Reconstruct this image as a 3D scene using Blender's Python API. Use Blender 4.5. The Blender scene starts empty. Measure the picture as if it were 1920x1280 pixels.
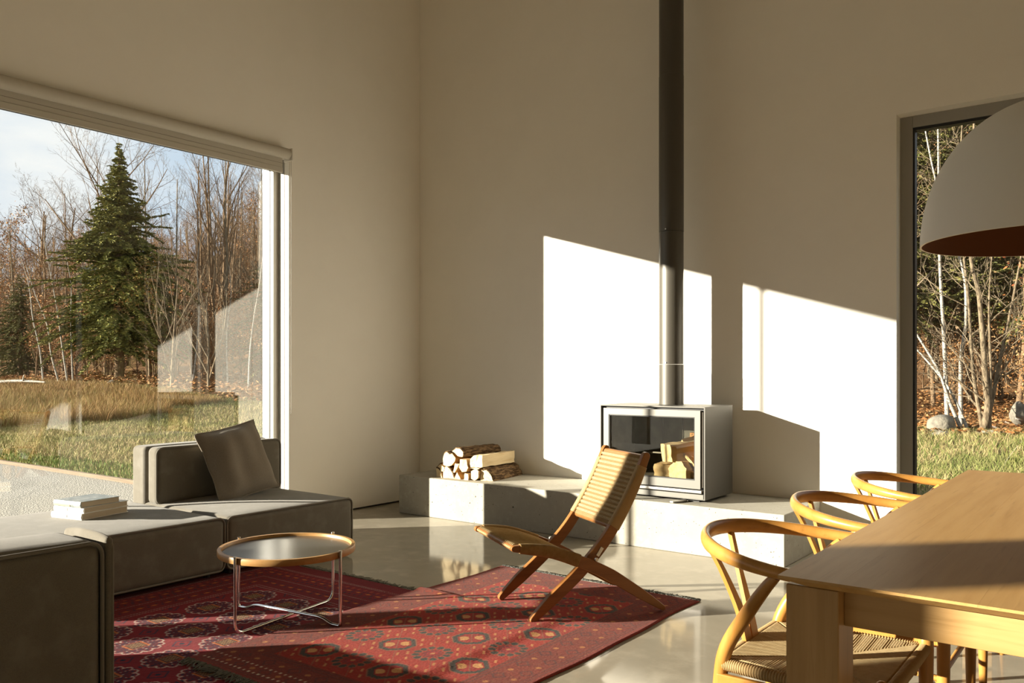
import bpy, bmesh, math, random
import numpy as np
from mathutils import Vector, Matrix, Quaternion

R = math.radians
scene = bpy.context.scene
col = scene.collection

# ------------------------------------------------------------------ camera
cam_d = bpy.data.cameras.new('camera')
cam = bpy.data.objects.new('camera', cam_d)
col.objects.link(cam)
cam.location = (0, 0, 1.2)
YAW = 0.64864
cam.rotation_euler = (math.pi / 2, 0, YAW)
cam_d.sensor_width = 36
cam_d.lens = 36 * 1566.24 / 1920
cam_d.shift_x = -2.515 / 1920
cam_d.shift_y = 55.98 / 1920
cam_d.clip_end = 600
scene.camera = cam

# ------------------------------------------------------------------ light
SUN = Vector((1.0, 1 / 0.95, -0.301)).normalized()      # direction of travel
sun_d = bpy.data.lights.new('sun', 'SUN')
sun_d.energy = 21.5
sun_d.color = (1.0, 0.905, 0.76)
sun_d.angle = R(0.6)
sun = bpy.data.objects.new('sun', sun_d)
sun.rotation_euler = SUN.to_track_quat('-Z', 'Y').to_euler()
sun.location = (-20, -20, 14)
col.objects.link(sun)

w = bpy.data.worlds.new('sky')
scene.world = w
w.use_nodes = True
nt = w.node_tree
nt.nodes.clear()
def wn(t, **k):
    n = nt.nodes.new(t)
    for a, b in k.items():
        setattr(n, a, b)
    return n
tc = wn('ShaderNodeTexCoord')
mp = wn('ShaderNodeMapping')
mp.inputs['Scale'].default_value = (1.0, 1.0, 2.6)
nz = wn('ShaderNodeTexNoise')
nz.inputs['Scale'].default_value = 2.6
nz.inputs['Detail'].default_value = 7
nz.inputs['Roughness'].default_value = 0.55
cr = wn('ShaderNodeValToRGB')
cr.color_ramp.elements[0].position = 0.40
cr.color_ramp.elements[0].color = (0.58, 0.70, 0.84, 1)
cr.color_ramp.elements[1].position = 0.62
cr.color_ramp.elements[1].color = (0.93, 0.94, 0.94, 1)
bg = wn('ShaderNodeBackground')
bg.inputs['Strength'].default_value = 1.12
wo = wn('ShaderNodeOutputWorld')
L = nt.links.new
L(tc.outputs['Generated'], mp.inputs['Vector'])
L(mp.outputs['Vector'], nz.inputs['Vector'])
L(nz.outputs['Fac'], cr.inputs['Fac'])
L(cr.outputs['Color'], bg.inputs['Color'])
L(bg.outputs['Background'], wo.inputs['Surface'])

vs = scene.view_settings
scene.display_settings.display_device = 'sRGB'
vs.view_transform = 'Standard'
vs.look = 'None'
vs.exposure = 0.1
vs.gamma = 1.0
vs.use_curve_mapping = False
scene.cycles.max_bounces = 12
scene.cycles.diffuse_bounces = 7
scene.cycles.glossy_bounces = 5
scene.cycles.transparent_max_bounces = 24
scene.cycles.caustics_reflective = False
scene.cycles.caustics_refractive = False
scene.cycles.sample_clamp_indirect = 6.0

# ------------------------------------------------------------------ helpers
class G:
    """collects geometry, then links it as ONE mesh object"""
    def __init__(s):
        s.v, s.f, s.m = [], [], []
    def add(s, vs_, fs, mi=0):
        o = len(s.v)
        s.v.extend([tuple(p) for p in vs_])
        for f in fs:
            s.f.append(tuple(i + o for i in f))
            s.m.append(mi)
        return s
    def box(s, x0, y0, z0, x1, y1, z1, mi=0):
        a = [(x0, y0, z0), (x1, y0, z0), (x1, y1, z0), (x0, y1, z0),
             (x0, y0, z1), (x1, y0, z1), (x1, y1, z1), (x0, y1, z1)]
        return s.add(a, [(3, 2, 1, 0), (4, 5, 6, 7), (0, 1, 5, 4), (1, 2, 6, 5), (2, 3, 7, 6), (3, 0, 4, 7)], mi)
    def tube(s, pts, rad, n=8, closed=False, flat=None, up=None, mi=0, cap=True):
        """flat=(a,b): elliptical section, a along the side vector, b along the up vector"""
        P = [Vector(p) for p in pts]
        k = len(P)
        if not hasattr(rad, '__len__'):
            rad = [rad] * k
        T = []
        for i in range(k):
            if closed:
                t = P[(i + 1) % k] - P[i - 1]
            else:
                t = P[min(i + 1, k - 1)] - P[max(i - 1, 0)]
            T.append(t.normalized())
        u = Vector(up) if up else (Vector((0, 0, 1)) if abs(T[0].z) < .9 else Vector((1, 0, 0)))
        vs_, fs = [], []
        for i in range(k):
            if up:
                u = Vector(up)
            u = (u - T[i] * u.dot(T[i])).normalized()
            sd = T[i].cross(u)
            for j in range(n):
                a = 2 * math.pi * j / n
                ca, sa = math.cos(a), math.sin(a)
                if flat:
                    fa, fb = flat[i] if isinstance(flat, list) else flat
                    vs_.append(P[i] + sd * ca * fa + u * sa * fb)
                else:
                    vs_.append(P[i] + (sd * ca + u * sa) * rad[i])
        m = k if closed else k - 1
        for i in range(m):
            for j in range(n):
                a, b = i * n + j, i * n + (j + 1) % n
                c, d = ((i + 1) % k) * n + (j + 1) % n, ((i + 1) % k) * n + j
                fs.append((a, b, c, d))
        if cap and not closed:
            fs.append(tuple(reversed(range(n))))
            fs.append(tuple(range((k - 1) * n, k * n)))
        return s.add(vs_, fs, mi)
    def lathe(s, prof, n=32, c=(0, 0, 0), mi=0):
        vs_, fs = [], []
        k = len(prof)
        for r, z in prof:
            for j in range(n):
                a = 2 * math.pi * j / n
                vs_.append((c[0] + r * math.cos(a), c[1] + r * math.sin(a), c[2] + z))
        for i in range(k - 1):
            for j in range(n):
                fs.append((i * n + j, i * n + (j + 1) % n, (i + 1) * n + (j + 1) % n, (i + 1) * n + j))
        if prof[0][0] > 1e-5: fs.append(tuple(reversed(range(n))))
        if prof[-1][0] > 1e-5: fs.append(tuple(range((k - 1) * n, k * n)))
        return s.add(vs_, fs, mi)
    def prism(s, poly, axis, a0, a1, mi=0):
        """poly in the two other axes (in x,y,z order), swept along axis"""
        n = len(poly)
        def p3(q, a):
            return [(a, q[0], q[1]), (q[0], a, q[1]), (q[0], q[1], a)][axis]
        vs_ = [p3(q, a0) for q in poly] + [p3(q, a1) for q in poly]
        fs = [tuple(range(n)), tuple(reversed(range(n, 2 * n)))]
        for i in range(n):
            j = (i + 1) % n
            fs.append((j, i, n + i, n + j))
        return s.add(vs_, fs, mi)
    def obj(s, name, mats, parent=None, smooth=None, bevel=0, seg=2, loc=None, rot=None, fix=True):
        me = bpy.data.meshes.new(name)
        me.from_pydata(s.v, [], s.f)
        if not isinstance(mats, (list, tuple)):
            mats = [mats]
        for m in mats:
            me.materials.append(m)
        if any(s.m):
            me.polygons.foreach_set('material_index', s.m)
        if fix or bevel:
            bm = bmesh.new(); bm.from_mesh(me)
            bmesh.ops.remove_doubles(bm, verts=bm.verts, dist=1e-6)
            bmesh.ops.recalc_face_normals(bm, faces=bm.faces)
            if bevel:
                es = [e for e in bm.edges if len(e.link_faces) == 2 and e.calc_face_angle(0) > R(28)]
                bmesh.ops.bevel(bm, geom=es, offset=bevel, segments=seg, profile=.5, affect='EDGES', clamp_overlap=True)
            bm.to_mesh(me); bm.free()
        if smooth or bevel:
            me.shade_smooth()
            me.set_sharp_from_angle(angle=R(smooth or 50))
        me.update()
        o = link(name, me, parent, loc, rot)
        if bevel:
            wn_ = o.modifiers.new('weighted', 'WEIGHTED_NORMAL'); wn_.keep_sharp = True; wn_.weight = 100
        return o

def link(name, me, parent=None, loc=None, rot=None):
    o = bpy.data.objects.new(name, me)
    col.objects.link(o)
    if parent: o.parent = parent
    if loc is not None: o.location = loc
    if rot is not None: o.rotation_euler = rot
    return o

def np_mesh(name, V, F, mats, colors=None, smooth=False):
    """big meshes from numpy: V (n,3); F (m,3 or 4)"""
    me = bpy.data.meshes.new(name)
    V = np.ascontiguousarray(V, dtype=np.float32); F = np.ascontiguousarray(F, dtype=np.int32)
    m, k = F.shape
    me.vertices.add(len(V)); me.vertices.foreach_set('co', V.ravel())
    me.loops.add(m * k); me.loops.foreach_set('vertex_index', F.ravel())
    me.polygons.add(m)
    me.polygons.foreach_set('loop_start', np.arange(0, m * k, k, dtype=np.int32))
    me.polygons.foreach_set('loop_total', np.full(m, k, dtype=np.int32))
    if smooth: me.polygons.foreach_set('use_smooth', np.ones(m, dtype=bool))
    for mm in (mats if isinstance(mats, (list, tuple)) else [mats]):
        me.materials.append(mm)
    me.update(calc_edges=True)
    if colors is not None:
        ca = me.color_attributes.new('Col', 'FLOAT_COLOR', 'POINT')
        c4 = np.ones((len(V), 4), dtype=np.float32); c4[:, :3] = colors
        ca.data.foreach_set('color', c4.ravel())
    return me

def tag(o, label=None, cat=None, group=None, kind=None):
    for k, v in (('label', label), ('category', cat), ('group', group), ('kind', kind)):
        if v: o[k] = v
    return o
def thing(name, label, cat, loc=(0, 0, 0), rz=0, group=None):
    o = bpy.data.objects.new(name, None)
    o.empty_display_size = .1
    col.objects.link(o)
    o.location = loc; o.rotation_euler = (0, 0, rz)
    return tag(o, label, cat, group)
def copy_tree(o, parent=None):
    c = o.copy(); col.objects.link(c); c.parent = parent
    for ch in list(o.children):
        copy_tree(ch, c)
    return c

def smooth_path(pts, n=8, closed=False):
    """Catmull-Rom through pts"""
    P = [Vector(p) for p in pts]; k = len(P); out = []
    for i in range(k if closed else k - 1):
        if closed:
            a, b, c, d = P[i - 1], P[i], P[(i + 1) % k], P[(i + 2) % k]
        else:
            a, b, c, d = P[max(i - 1, 0)], P[i], P[i + 1], P[min(i + 2, k - 1)]
        for j in range(n):
            t = j / n
            out.append(.5 * ((2 * b) + (c - a) * t + (2 * a - 5 * b + 4 * c - d) * t * t + (3 * b - a - 3 * c + d) * t ** 3))
    if not closed: out.append(P[-1])
    return out
def lerp_list(vals, n):
    x = np.linspace(0, len(vals) - 1, n)
    return list(np.interp(x, range(len(vals)), vals))
def fillet(pts, r, n=6):
    """round the corners of an open polyline"""
    P = [Vector(p) for p in pts]; out = [P[0]]
    for i in range(1, len(P) - 1):
        a, b, c = P[i - 1], P[i], P[i + 1]
        d1, d2 = (a - b), (c - b)
        rr = min(r, d1.length * .49, d2.length * .49)
        p, q = b + d1.normalized() * rr, b + d2.normalized() * rr
        for j in range(n + 1):
            t = j / n
            out.append(p * (1 - t) ** 2 + b * 2 * t * (1 - t) + q * t * t)
    out.append(P[-1])
    return out

# ------------------------------------------------------------------ materials
def srgb(r, g, b):
    f = lambda c: (c / 255) / 12.92 if c / 255 <= .04045 else ((c / 255 + .055) / 1.055) ** 2.4
    return (f(r), f(g), f(b))
def mat(name, color, rough=.5, metal=0., spec=.5, var=None, bump=None, coat=0., sheen=0., rand=0., attr=None, rvar=None, k=.8):
    """var = (colour2, scale, (sx,sy,sz), lo, hi); bump = (scale, strength, distance, (sx,sy,sz), kind)"""
    if metal > .5: k = 1.
    color = tuple(k * q for q in color)
    var = [(tuple(k * q for q in v[0]), *v[1:]) for v in (var if isinstance(var, list) else [var] if var else [])]
    m = bpy.data.materials.new(name); m.use_nodes = True
    t = m.node_tree; N = t.nodes; l = t.links.new
    b = N['Principled BSDF']
    b.inputs['Base Color'].default_value = (*color, 1)
    b.inputs['Roughness'].default_value = rough
    b.inputs['Metallic'].default_value = metal
    b.inputs['Specular IOR Level'].default_value = spec
    if coat:
        b.inputs['Coat Weight'].default_value = coat
        b.inputs['Coat Roughness'].default_value = .08
    if sheen:
        b.inputs['Sheen Weight'].default_value = sheen
        b.inputs['Sheen Roughness'].default_value = .5
    co = N.new('ShaderNodeTexCoord').outputs['Object']
    oi = N.new('ShaderNodeObjectInfo')
    ad = N.new('ShaderNodeVectorMath'); ad.operation = 'MULTIPLY_ADD'
    l(oi.outputs['Random'], ad.inputs[0]); ad.inputs[1].default_value = (7.3, 3.1, 5.7)
    l(co, ad.inputs[2]); co = ad.outputs[0]
    c = None
    if attr:
        a = N.new('ShaderNodeVertexColor'); a.layer_name = attr
        vm = N.new('ShaderNodeVectorMath'); vm.operation = 'SCALE'; vm.inputs['Scale'].default_value = k
        l(a.outputs['Color'], vm.inputs[0]); c = vm.outputs[0]
    def noise(scale, st, detail=6, kind='noise'):
        mpn = N.new('ShaderNodeMapping'); mpn.inputs['Scale'].default_value = st
        l(co, mpn.inputs['Vector'])
        if kind == 'voronoi':
            n = N.new('ShaderNodeTexVoronoi'); n.inputs['Scale'].default_value = scale
            l(mpn.outputs[0], n.inputs['Vector']); return n.outputs['Distance']
        n = N.new('ShaderNodeTexNoise'); n.inputs['Scale'].default_value = scale
        n.inputs['Detail'].default_value = detail; n.inputs['Roughness'].default_value = .6
        l(mpn.outputs[0], n.inputs['Vector']); return n.outputs['Fac']
    for v in (var if isinstance(var, list) else [var] if var else []):
        c2, sc_, st, lo, hi = v
        rp = N.new('ShaderNodeMapRange'); rp.inputs[1].default_value = lo; rp.inputs[2].default_value = hi
        rp.interpolation_type = 'SMOOTHSTEP'
        l(noise(sc_, st), rp.inputs[0])
        mx = N.new('ShaderNodeMix'); mx.data_type = 'RGBA'
        l(rp.outputs[0], mx.inputs['Factor'])
        if c is None: mx.inputs['A'].default_value = (*color, 1)
        else: l(c, mx.inputs['A'])
        mx.inputs['B'].default_value = (*c2, 1)
        c = mx.outputs['Result']
    if rand:
        mr = N.new('ShaderNodeMapRange'); mr.inputs[3].default_value = 1 - rand; mr.inputs[4].default_value = 1 + rand
        l(oi.outputs['Random'], mr.inputs[0])
        mm = N.new('ShaderNodeVectorMath'); mm.operation = 'SCALE'
        if c is None: mm.inputs[0].default_value = color
        else: l(c, mm.inputs[0])
        l(mr.outputs[0], mm.inputs['Scale']); c = mm.outputs[0]
    if c is not None: l(c, b.inputs['Base Color'])
    if rvar:
        rp = N.new('ShaderNodeMapRange'); rp.inputs[3].default_value = rvar[1]; rp.inputs[4].default_value = rvar[2]
        rp.inputs[1].default_value = .3; rp.inputs[2].default_value = .7
        l(noise(rvar[0], (1, 1, 1)), rp.inputs[0]); l(rp.outputs[0], b.inputs['Roughness'])
    if bump:
        bs, st_, di, sv = bump[:4]
        bn = N.new('ShaderNodeBump'); bn.inputs['Strength'].default_value = st_; bn.inputs['Distance'].default_value = di
        l(noise(bs, sv, 4, bump[4] if len(bump) > 4 else 'noise'), bn.inputs['Height'])
        l(bn.outputs[0], b.inputs['Normal'])
    return m

def wood(name, c1, c2, axis, rough=.45, rand=.06, fine=1., coat=0., spec=.35):
    st = [26 * fine] * 3; st[axis] = 1.6 * fine
    st2 = [90 * fine] * 3; st2[axis] = 4 * fine
    m = mat(name, c1, rough, spec=spec, var=[(c2, 1., tuple(st), .35, .72), (tuple(.8 * a for a in c2), 1., tuple(st2), .55, .8)],
            bump=(1., .12, .002, tuple(st2)), rand=rand, coat=coat)
    return m
one = (1, 1, 1)
M = {}
M['paint'] = mat('wall_paint', k=1., color=(.915, .885, .82), rough=.85, spec=.2, var=((.90, .87, .805), 3., one, .35, .65), bump=(60, .06, .002, one))
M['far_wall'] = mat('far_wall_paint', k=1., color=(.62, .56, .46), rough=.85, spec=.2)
M['ceil'] = mat('ceiling_boards', k=1., color=(.66, .60, .50), rough=.9, spec=.2)
M['floor'] = mat('polished_concrete', (.42, .378, .295), .10, spec=.26,
                 var=[((.365, .328, .255), 1.6, one, .3, .7), ((.465, .42, .33), 7., one, .45, .75), ((.30, .26, .195), 160., one, .66, .76)],
                 rvar=(2.2, .055, .12), bump=(5., .012, .01, one))
M['white'] = mat('white_frame', k=1., color=(.80, .78, .72), rough=.4)
M['frame_grey'] = mat('grey_frame', (.40, .385, .345), .5)
M['gasket'] = mat('black_gasket', (.012, .012, .012), .5)
M['blind'] = mat('blind_fabric', (.68, .64, .55), .75, bump=(400, .2, .001, one))
M['steel'] = mat('brushed_steel', (.62, .60, .56), .38, metal=.75, bump=(1., .05, .001, (8, 300, 300)))
M['stove'] = mat('grey_stove_paint', (.13, .124, .11), .5, metal=.25, bump=(300, .08, .001, one))
M['stove_front'] = mat('pale_stove_metal', (.21, .203, .18), .42, metal=.2)
M['black'] = mat('matte_black', (.015, .014, .013), .55)
M['firebox'] = mat('firebox_lining', (.085, .088, .08), .75, var=((.045, .046, .044), 9., one, .35, .65), bump=(40, .3, .003, one))
M['vermiculite'] = mat('sooty_vermiculite', (.47, .25, .09), .85, var=[((.24, .11, .035), 12., one, .4, .7), ((.06, .04, .025), 26., one, .62, .72)], bump=(60, .4, .003, one))
M['flue'] = mat('dark_flue_paint', (.10, .09, .072), .42, metal=.2, bump=(200, .03, .001, one))
M['chrome'] = mat('chrome', (.78, .77, .75), .12, metal=1.)
M['sofa'] = mat('grey_wool', (.205, .182, .142), .92, spec=.15, sheen=.16, var=[((.165, .15, .122), 420., one, .4, .62), ((.235, .215, .18), 9., one, .45, .75)], bump=(520, .35, .0015, one))
M['piping'] = mat('piping_wool', (.23, .21, .175), .9, spec=.15, sheen=.12, bump=(600, .3, .001, one))
M['cushion'] = mat('charcoal_linen', (.28, .24, .19), .9, spec=.15, sheen=.1, var=((.225, .193, .15), 300., one, .4, .62), bump=(500, .35, .0012, one))
M['oak_y'] = wood('oak_table', (.50, .295, .105), (.44, .245, .078), 1, rand=.04, rough=.5, spec=.25)
M['oak_x'] = wood('oak_along', (.50, .30, .115), (.42, .24, .08), 0)
M['oak_z'] = wood('oak_upright', (.46, .27, .10), (.37, .21, .068), 2)
M['chair_oak'] = wood('oiled_oak', (.56, .27, .062), (.45, .205, .042), 2, rough=.36, fine=.8)
M['rail_oak'] = wood('oiled_oak_rail', (.56, .27, .062), (.45, .205, .042), 1, rough=.33, fine=.6)
M['teak'] = wood('teak', (.33, .14, .038), (.25, .098, .025), 0, rough=.4)
M['cord'] = mat('paper_cord', (.48, .33, .155), .7, spec=.25, var=((.46, .30, .135), 40., one, .4, .7), bump=(500, .3, .001, one))
M['cord_pale'] = mat('pale_paper_cord', (.56, .42, .22), .7, spec=.25, var=((.48, .34, .165), 40., one, .4, .7))
M['cord_dark'] = mat('shaded_paper_cord', (.42, .27, .11), .7, spec=.25, var=((.34, .21, .08), 40., one, .4, .7), bump=(1., .5, .002, (260, 20, 20)))  # paper cord darkened in colour for the seat rail on the shaded side
M['tray'] = mat('dark_tray', (.07, .072, .07), .22, spec=.6)
M['ring'] = wood('tray_ring_oak', (.58, .33, .12), (.48, .25, .08), 0, rough=.4, fine=.7)
M['shade_out'] = mat('matte_grey_white', (.92, .885, .80), .7, bump=(200, .04, .001, one))
M['shade_in'] = mat('rust_brown_plaster', (.20, .065, .018), .7)
M['paper'] = mat('book_paper', (.60, .50, .36), .9, bump=(1., .5, .002, (6, 6, 420)))
M['cover_white'] = mat('white_cover', k=1., color=(.80, .78, .72), rough=.5)
M['cover_grey'] = mat('grey_photo_cover', (.50, .52, .50), .4, var=[((.30, .34, .34), 18., one, .4, .6), ((.72, .72, .68), 30., one, .55, .7)])
M['print_yellow'] = mat('ochre_print', (.55, .42, .16), .5)
M['print_grey'] = mat('grey_print', (.42, .40, .36), .6)
M['logend'] = mat('log_end', (.83, .66, .40), .85, var=((.72, .52, .28), 30., one, .45, .7), bump=(90, .4, .002, one))
M['logside'] = mat('split_wood', (.66, .45, .22), .85, var=[((.48, .26, .09), 1., (30, 4, 30), .4, .7)], bump=(1., .6, .004, (80, 8, 80)))
M['logpale'] = mat('pale_split_wood', (.76, .60, .36), .85, var=[((.64, .46, .24), 1., (30, 4, 30), .45, .75)], bump=(1., .6, .004, (80, 8, 80)))
M['bark'] = mat('log_bark', (.24, .15, .075), .95, spec=.1, var=[((.075, .045, .025), 1., (60, 14, 60), .4, .58), ((.38, .27, .15), 1., (90, 40, 90), .6, .75)], bump=(1., 1., .012, (70, 18, 70)))
M['fringe'] = mat('grey_wool_fringe', (.20, .205, .185), .95, spec=.1)
M['fringe_pale'] = mat('pale_wool_fringe', (.22, .21, .17), .95, spec=.1)
M['rug'] = mat('woven_wool', (.3, .05, .04), .95, spec=.08, attr='Col', sheen=.05, bump=(350, .5, .002, one))
M['plastic'] = mat('white_plastic', (.78, .76, .70), .35)

# concrete with open pores
def concrete():
    m = mat('cast_concrete', (.46, .435, .37), .8, spec=.2, var=[((.41, .385, .32), 3., one, .35, .65), ((.50, .475, .41), 22., one, .5, .75)])
    t = m.node_tree; N = t.nodes; l = t.links.new; b = N['Principled BSDF']
    co = N.new('ShaderNodeTexCoord').outputs['Object']
    wob = N.new('ShaderNodeTexNoise'); wob.inputs['Scale'].default_value = 55; l(co, wob.inputs['Vector'])
    mx = N.new('ShaderNodeVectorMath'); mx.operation = 'MULTIPLY_ADD'
    l(wob.outputs['Color'], mx.inputs[0]); mx.inputs[1].default_value = (.02,) * 3; l(co, mx.inputs[2])
    tot = None
    for sc_, th, keep in ((10, .075, .62), (24, .10, .70), (55, .15, .78)):
        v = N.new('ShaderNodeTexVoronoi'); v.inputs['Scale'].default_value = sc_; v.inputs['Randomness'].default_value = 1
        l(mx.outputs[0], v.inputs['Vector'])
        r = N.new('ShaderNodeMapRange'); r.inputs[1].default_value = th * .75; r.inputs[2].default_value = th
        r.inputs[3].default_value = 1; r.inputs[4].default_value = 0
        l(v.outputs['Distance'], r.inputs[0])
        sp = N.new('ShaderNodeSeparateColor'); l(v.outputs['Color'], sp.inputs[0])
        g = N.new('ShaderNodeMath'); g.operation = 'GREATER_THAN'; l(sp.outputs[0], g.inputs[0]); g.inputs[1].default_value = keep
        mu = N.new('ShaderNodeMath'); mu.operation = 'MULTIPLY'; l(r.outputs[0], mu.inputs[0]); l(g.outputs[0], mu.inputs[1])
        if tot is None: tot = mu.outputs[0]
        else:
            mxx = N.new('ShaderNodeMath'); mxx.operation = 'MAXIMUM'; l(tot, mxx.inputs[0]); l(mu.outputs[0], mxx.inputs[1]); tot = mxx.outputs[0]
    src = b.inputs['Base Color'].links[0].from_socket
    mc = N.new('ShaderNodeMix'); mc.data_type = 'RGBA'; l(tot, mc.inputs['Factor']); l(src, mc.inputs['A']); mc.inputs['B'].default_value = (.07, .062, .05, 1)
    l(mc.outputs['Result'], b.inputs['Base Color'])
    bn = N.new('ShaderNodeBump'); bn.invert = True; bn.inputs['Distance'].default_value = .01; bn.inputs['Strength'].default_value = .8
    l(tot, bn.inputs['Height']); l(bn.outputs[0], b.inputs['Normal'])
    return m
M['concrete'] = concrete()

def glass(name, f0=.07, tint=(.97, .98, .97)):
    m = bpy.data.materials.new(name); m.use_nodes = True
    t = m.node_tree; N = t.nodes; N.clear(); l = t.links.new
    lw = N.new('ShaderNodeLayerWeight'); lw.inputs['Blend'].default_value = .5
    pw = N.new('ShaderNodeMath'); pw.operation = 'POWER'; l(lw.outputs['Facing'], pw.inputs[0]); pw.inputs[1].default_value = 5
    ma = N.new('ShaderNodeMath'); ma.operation = 'MULTIPLY_ADD'; l(pw.outputs[0], ma.inputs[0]); ma.inputs[1].default_value = 1 - f0; ma.inputs[2].default_value = f0
    tr = N.new('ShaderNodeBsdfTransparent'); tr.inputs[0].default_value = (*tint, 1)
    gl = N.new('ShaderNodeBsdfGlossy'); gl.inputs['Roughness'].default_value = 0.0
    mx = N.new('ShaderNodeMixShader'); l(ma.outputs[0], mx.inputs[0]); l(tr.outputs[0], mx.inputs[1]); l(gl.outputs[0], mx.inputs[2])
    o = N.new('ShaderNodeOutputMaterial'); l(mx.outputs[0], o.inputs[0])
    return m
M['glass'] = glass('window_glass')
M['stove_glass'] = glass('stove_door_glass', .05, (.90, .88, .82))

# ================================================================== the room
XL, YB, YF, HZ = -5.483, 5.766, 5.066, .3225
def wall(name, axis, p0, p1, a_rng, b_rng, holes, m):
    """slab between p0 and p1 along axis (0:x,1:y); a = the other horizontal axis, b = z; holes (a0,b0,a1,b1)"""
    A = sorted({a_rng[0], a_rng[1], *[h[0] for h in holes], *[h[2] for h in holes]})
    B = sorted({b_rng[0], b_rng[1], *[h[1] for h in holes], *[h[3] for h in holes]})
    def solid(i, j):
        if not (0 <= i < len(A) - 1 and 0 <= j < len(B) - 1): return False
        a, b = (A[i] + A[i + 1]) / 2, (B[j] + B[j + 1]) / 2
        return not any(h[0] < a < h[2] and h[1] < b < h[3] for h in holes)
    def pt(p, a, b): return (p, a, b) if axis == 0 else (a, p, b)
    g = G()
    for i in range(len(A) - 1):
        for j in range(len(B) - 1):
            if not solid(i, j): continue
            a0, a1, b0, b1 = A[i], A[i + 1], B[j], B[j + 1]
            for p in (p0, p1):
                g.add([pt(p, a0, b0), pt(p, a1, b0), pt(p, a1, b1), pt(p, a0, b1)], [(0, 1, 2, 3)])
            for di, dj, (s0, s1) in ((-1, 0, ((a0, b0), (a0, b1))), (1, 0, ((a1, b0), (a1, b1))), (0, -1, ((a0, b0), (a1, b0))), (0, 1, ((a0, b1), (a1, b1)))):
                if not solid(i + di, j + dj):
                    g.add([pt(p0, *s0), pt(p0, *s1), pt(p1, *s1), pt(p1, *s0)], [(0, 1, 2, 3)])
    return tag(g.obj(name, m), kind='structure')

HEAD = 2.905
YM, YP = -8.0, YB
XR = 3.6
CEIL = 5.6
LW = [(-7.2, 4.25)]            # opening of the window wall
wall('wall_left', 0, XL - .34, XL, (YM, YB + .3), (-.3, CEIL), [(a, -.02, b, HEAD) for a, b in LW], M['paint'])
RW = (-1.281, 1.35)
wall('wall_back', 1, YB, YB + .3, (XL, XR), (-.3, CEIL), [(RW[0], -.02, RW[1], 2.851)], M['paint'])
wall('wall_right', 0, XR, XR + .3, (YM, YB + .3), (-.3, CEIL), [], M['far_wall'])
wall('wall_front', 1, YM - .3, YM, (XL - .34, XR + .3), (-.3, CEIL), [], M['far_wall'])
tag(G().box(XL - .34, YM - .3, CEIL, XR + .3, YB + .3, CEIL + .3).obj('ceiling', M['ceil']), kind='structure')
tag(G().box(XL - .02, YM, -.1, XR, YB, 0).obj('floor', M['floor']), kind='structure')
# black strip standing in for the shadow gap where wall meets floor
tag(G().box(XL, 4.25, 0, XL + .004, YB, .012).obj('shadow_gap_left', M['black']), kind='structure')

# ---- window wall glazing
def window_unit(root, y0, y1, mull, dark_head=True):
    g = G()
    zt = HEAD
    xo, xi = -5.74, -5.615
    parts = []
    # outer frame then inner stepped frame, at both ends
    for yy, s in ((y1, -1), (y0, 1)):
        parts.append(('frame_stile', G().box(xo, min(yy, yy + s * .055), 0, -5.665, max(yy, yy + s * .055), zt)))
        parts.append(('frame_stile', G().box(-5.655, min(yy, yy + s * .050), 0, xi, max(yy, yy + s * .050), zt)))
        parts.append(('gasket', G().box(-5.665, min(yy, yy + s * .054), 0.02, -5.655, max(yy, yy + s * .034), zt - .02)))
        parts.append(('shaded_reveal', G().box(xi, min(yy, yy + s * .005), 0, -5.535, max(yy, yy + s * .005), zt)))  # grey strip colouring in the shaded part of the reveal
    parts.append(('frame_head', G().box(xo, y0 + .045, zt - .06, xi, y1 - .045, zt)))
    parts.append(('gasket', G().box(-5.69, y0 + .045, zt - .075, -5.60, y1 - .045, zt - .06)))
    parts.append(('frame_sill', G().box(xo, y0 + .045, -.02, xi, y1 - .045, .045)))
    for my, mw, md in mull:
        parts.append(('mullion', G().box(-5.68 - md / 2, my - mw / 2, .045, -5.68 + md / 2, my + mw / 2, zt - .06)))
    for n, q in parts:
        q.obj(n, M['gasket'] if n == 'gasket' else M['frame_grey'] if n == 'shaded_reveal' else M['white'], root, bevel=.003 if n != 'gasket' else 0, seg=1)
    ys = [y0 + .045] + [m_[0] for m_ in mull] + [y1 - .045]
    for i in range(len(ys) - 1):
        a = ys[i] + (0 if i == 0 else mull[i - 1][1] / 2)
        b = ys[i + 1] - (0 if i == len(ys) - 2 else mull[i][1] / 2)
        G().box(-5.684, a, .045, -5.676, b, zt - .06).obj('pane', M['glass'], root)
for i, ((a, b), mu) in enumerate(zip(LW, ([(-5.3, .05, .1), (-3.35, .40, .24), (-.11, .10, .24), (2.07, .032, .03)],))):
    rt = bpy.data.objects.new('window_%d' % (i + 1), None); col.objects.link(rt); tag(rt, kind='structure')
    window_unit(rt, a, b, mu)

# ---- window in the stove wall
rt = bpy.data.objects.new('window_2', None); col.objects.link(rt); tag(rt, kind='structure')
yo = YB + .10
x0, x1 = RW
for n, q in (('frame_stile', (x0, yo, 0, x0 + .075, yo + .08, 2.851)), ('frame_stile', (x1 - .075, yo, 0, x1, yo + .08, 2.851)),
             ('frame_head', (x0 + .075, yo, 2.776, x1 - .075, yo + .08, 2.851)), ('frame_sill', (x0 + .075, yo, -.02, x1 - .075, yo + .08, .06))):
    G().box(*q).obj(n, M['frame_grey'], rt, bevel=.002, seg=1)
for q in ((x0 + .075, yo + .01, .06, x0 + .087, yo + .07, 2.776), (x1 - .087, yo + .01, .06, x1 - .075, yo + .07, 2.776),
          (x0 + .087, yo + .01, 2.758, x1 - .087, yo + .07, 2.776), (x0 + .087, yo + .01, .06, x1 - .087, yo + .07, .075)):
    G().box(*q).obj('gasket', M['gasket'], rt)
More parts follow.
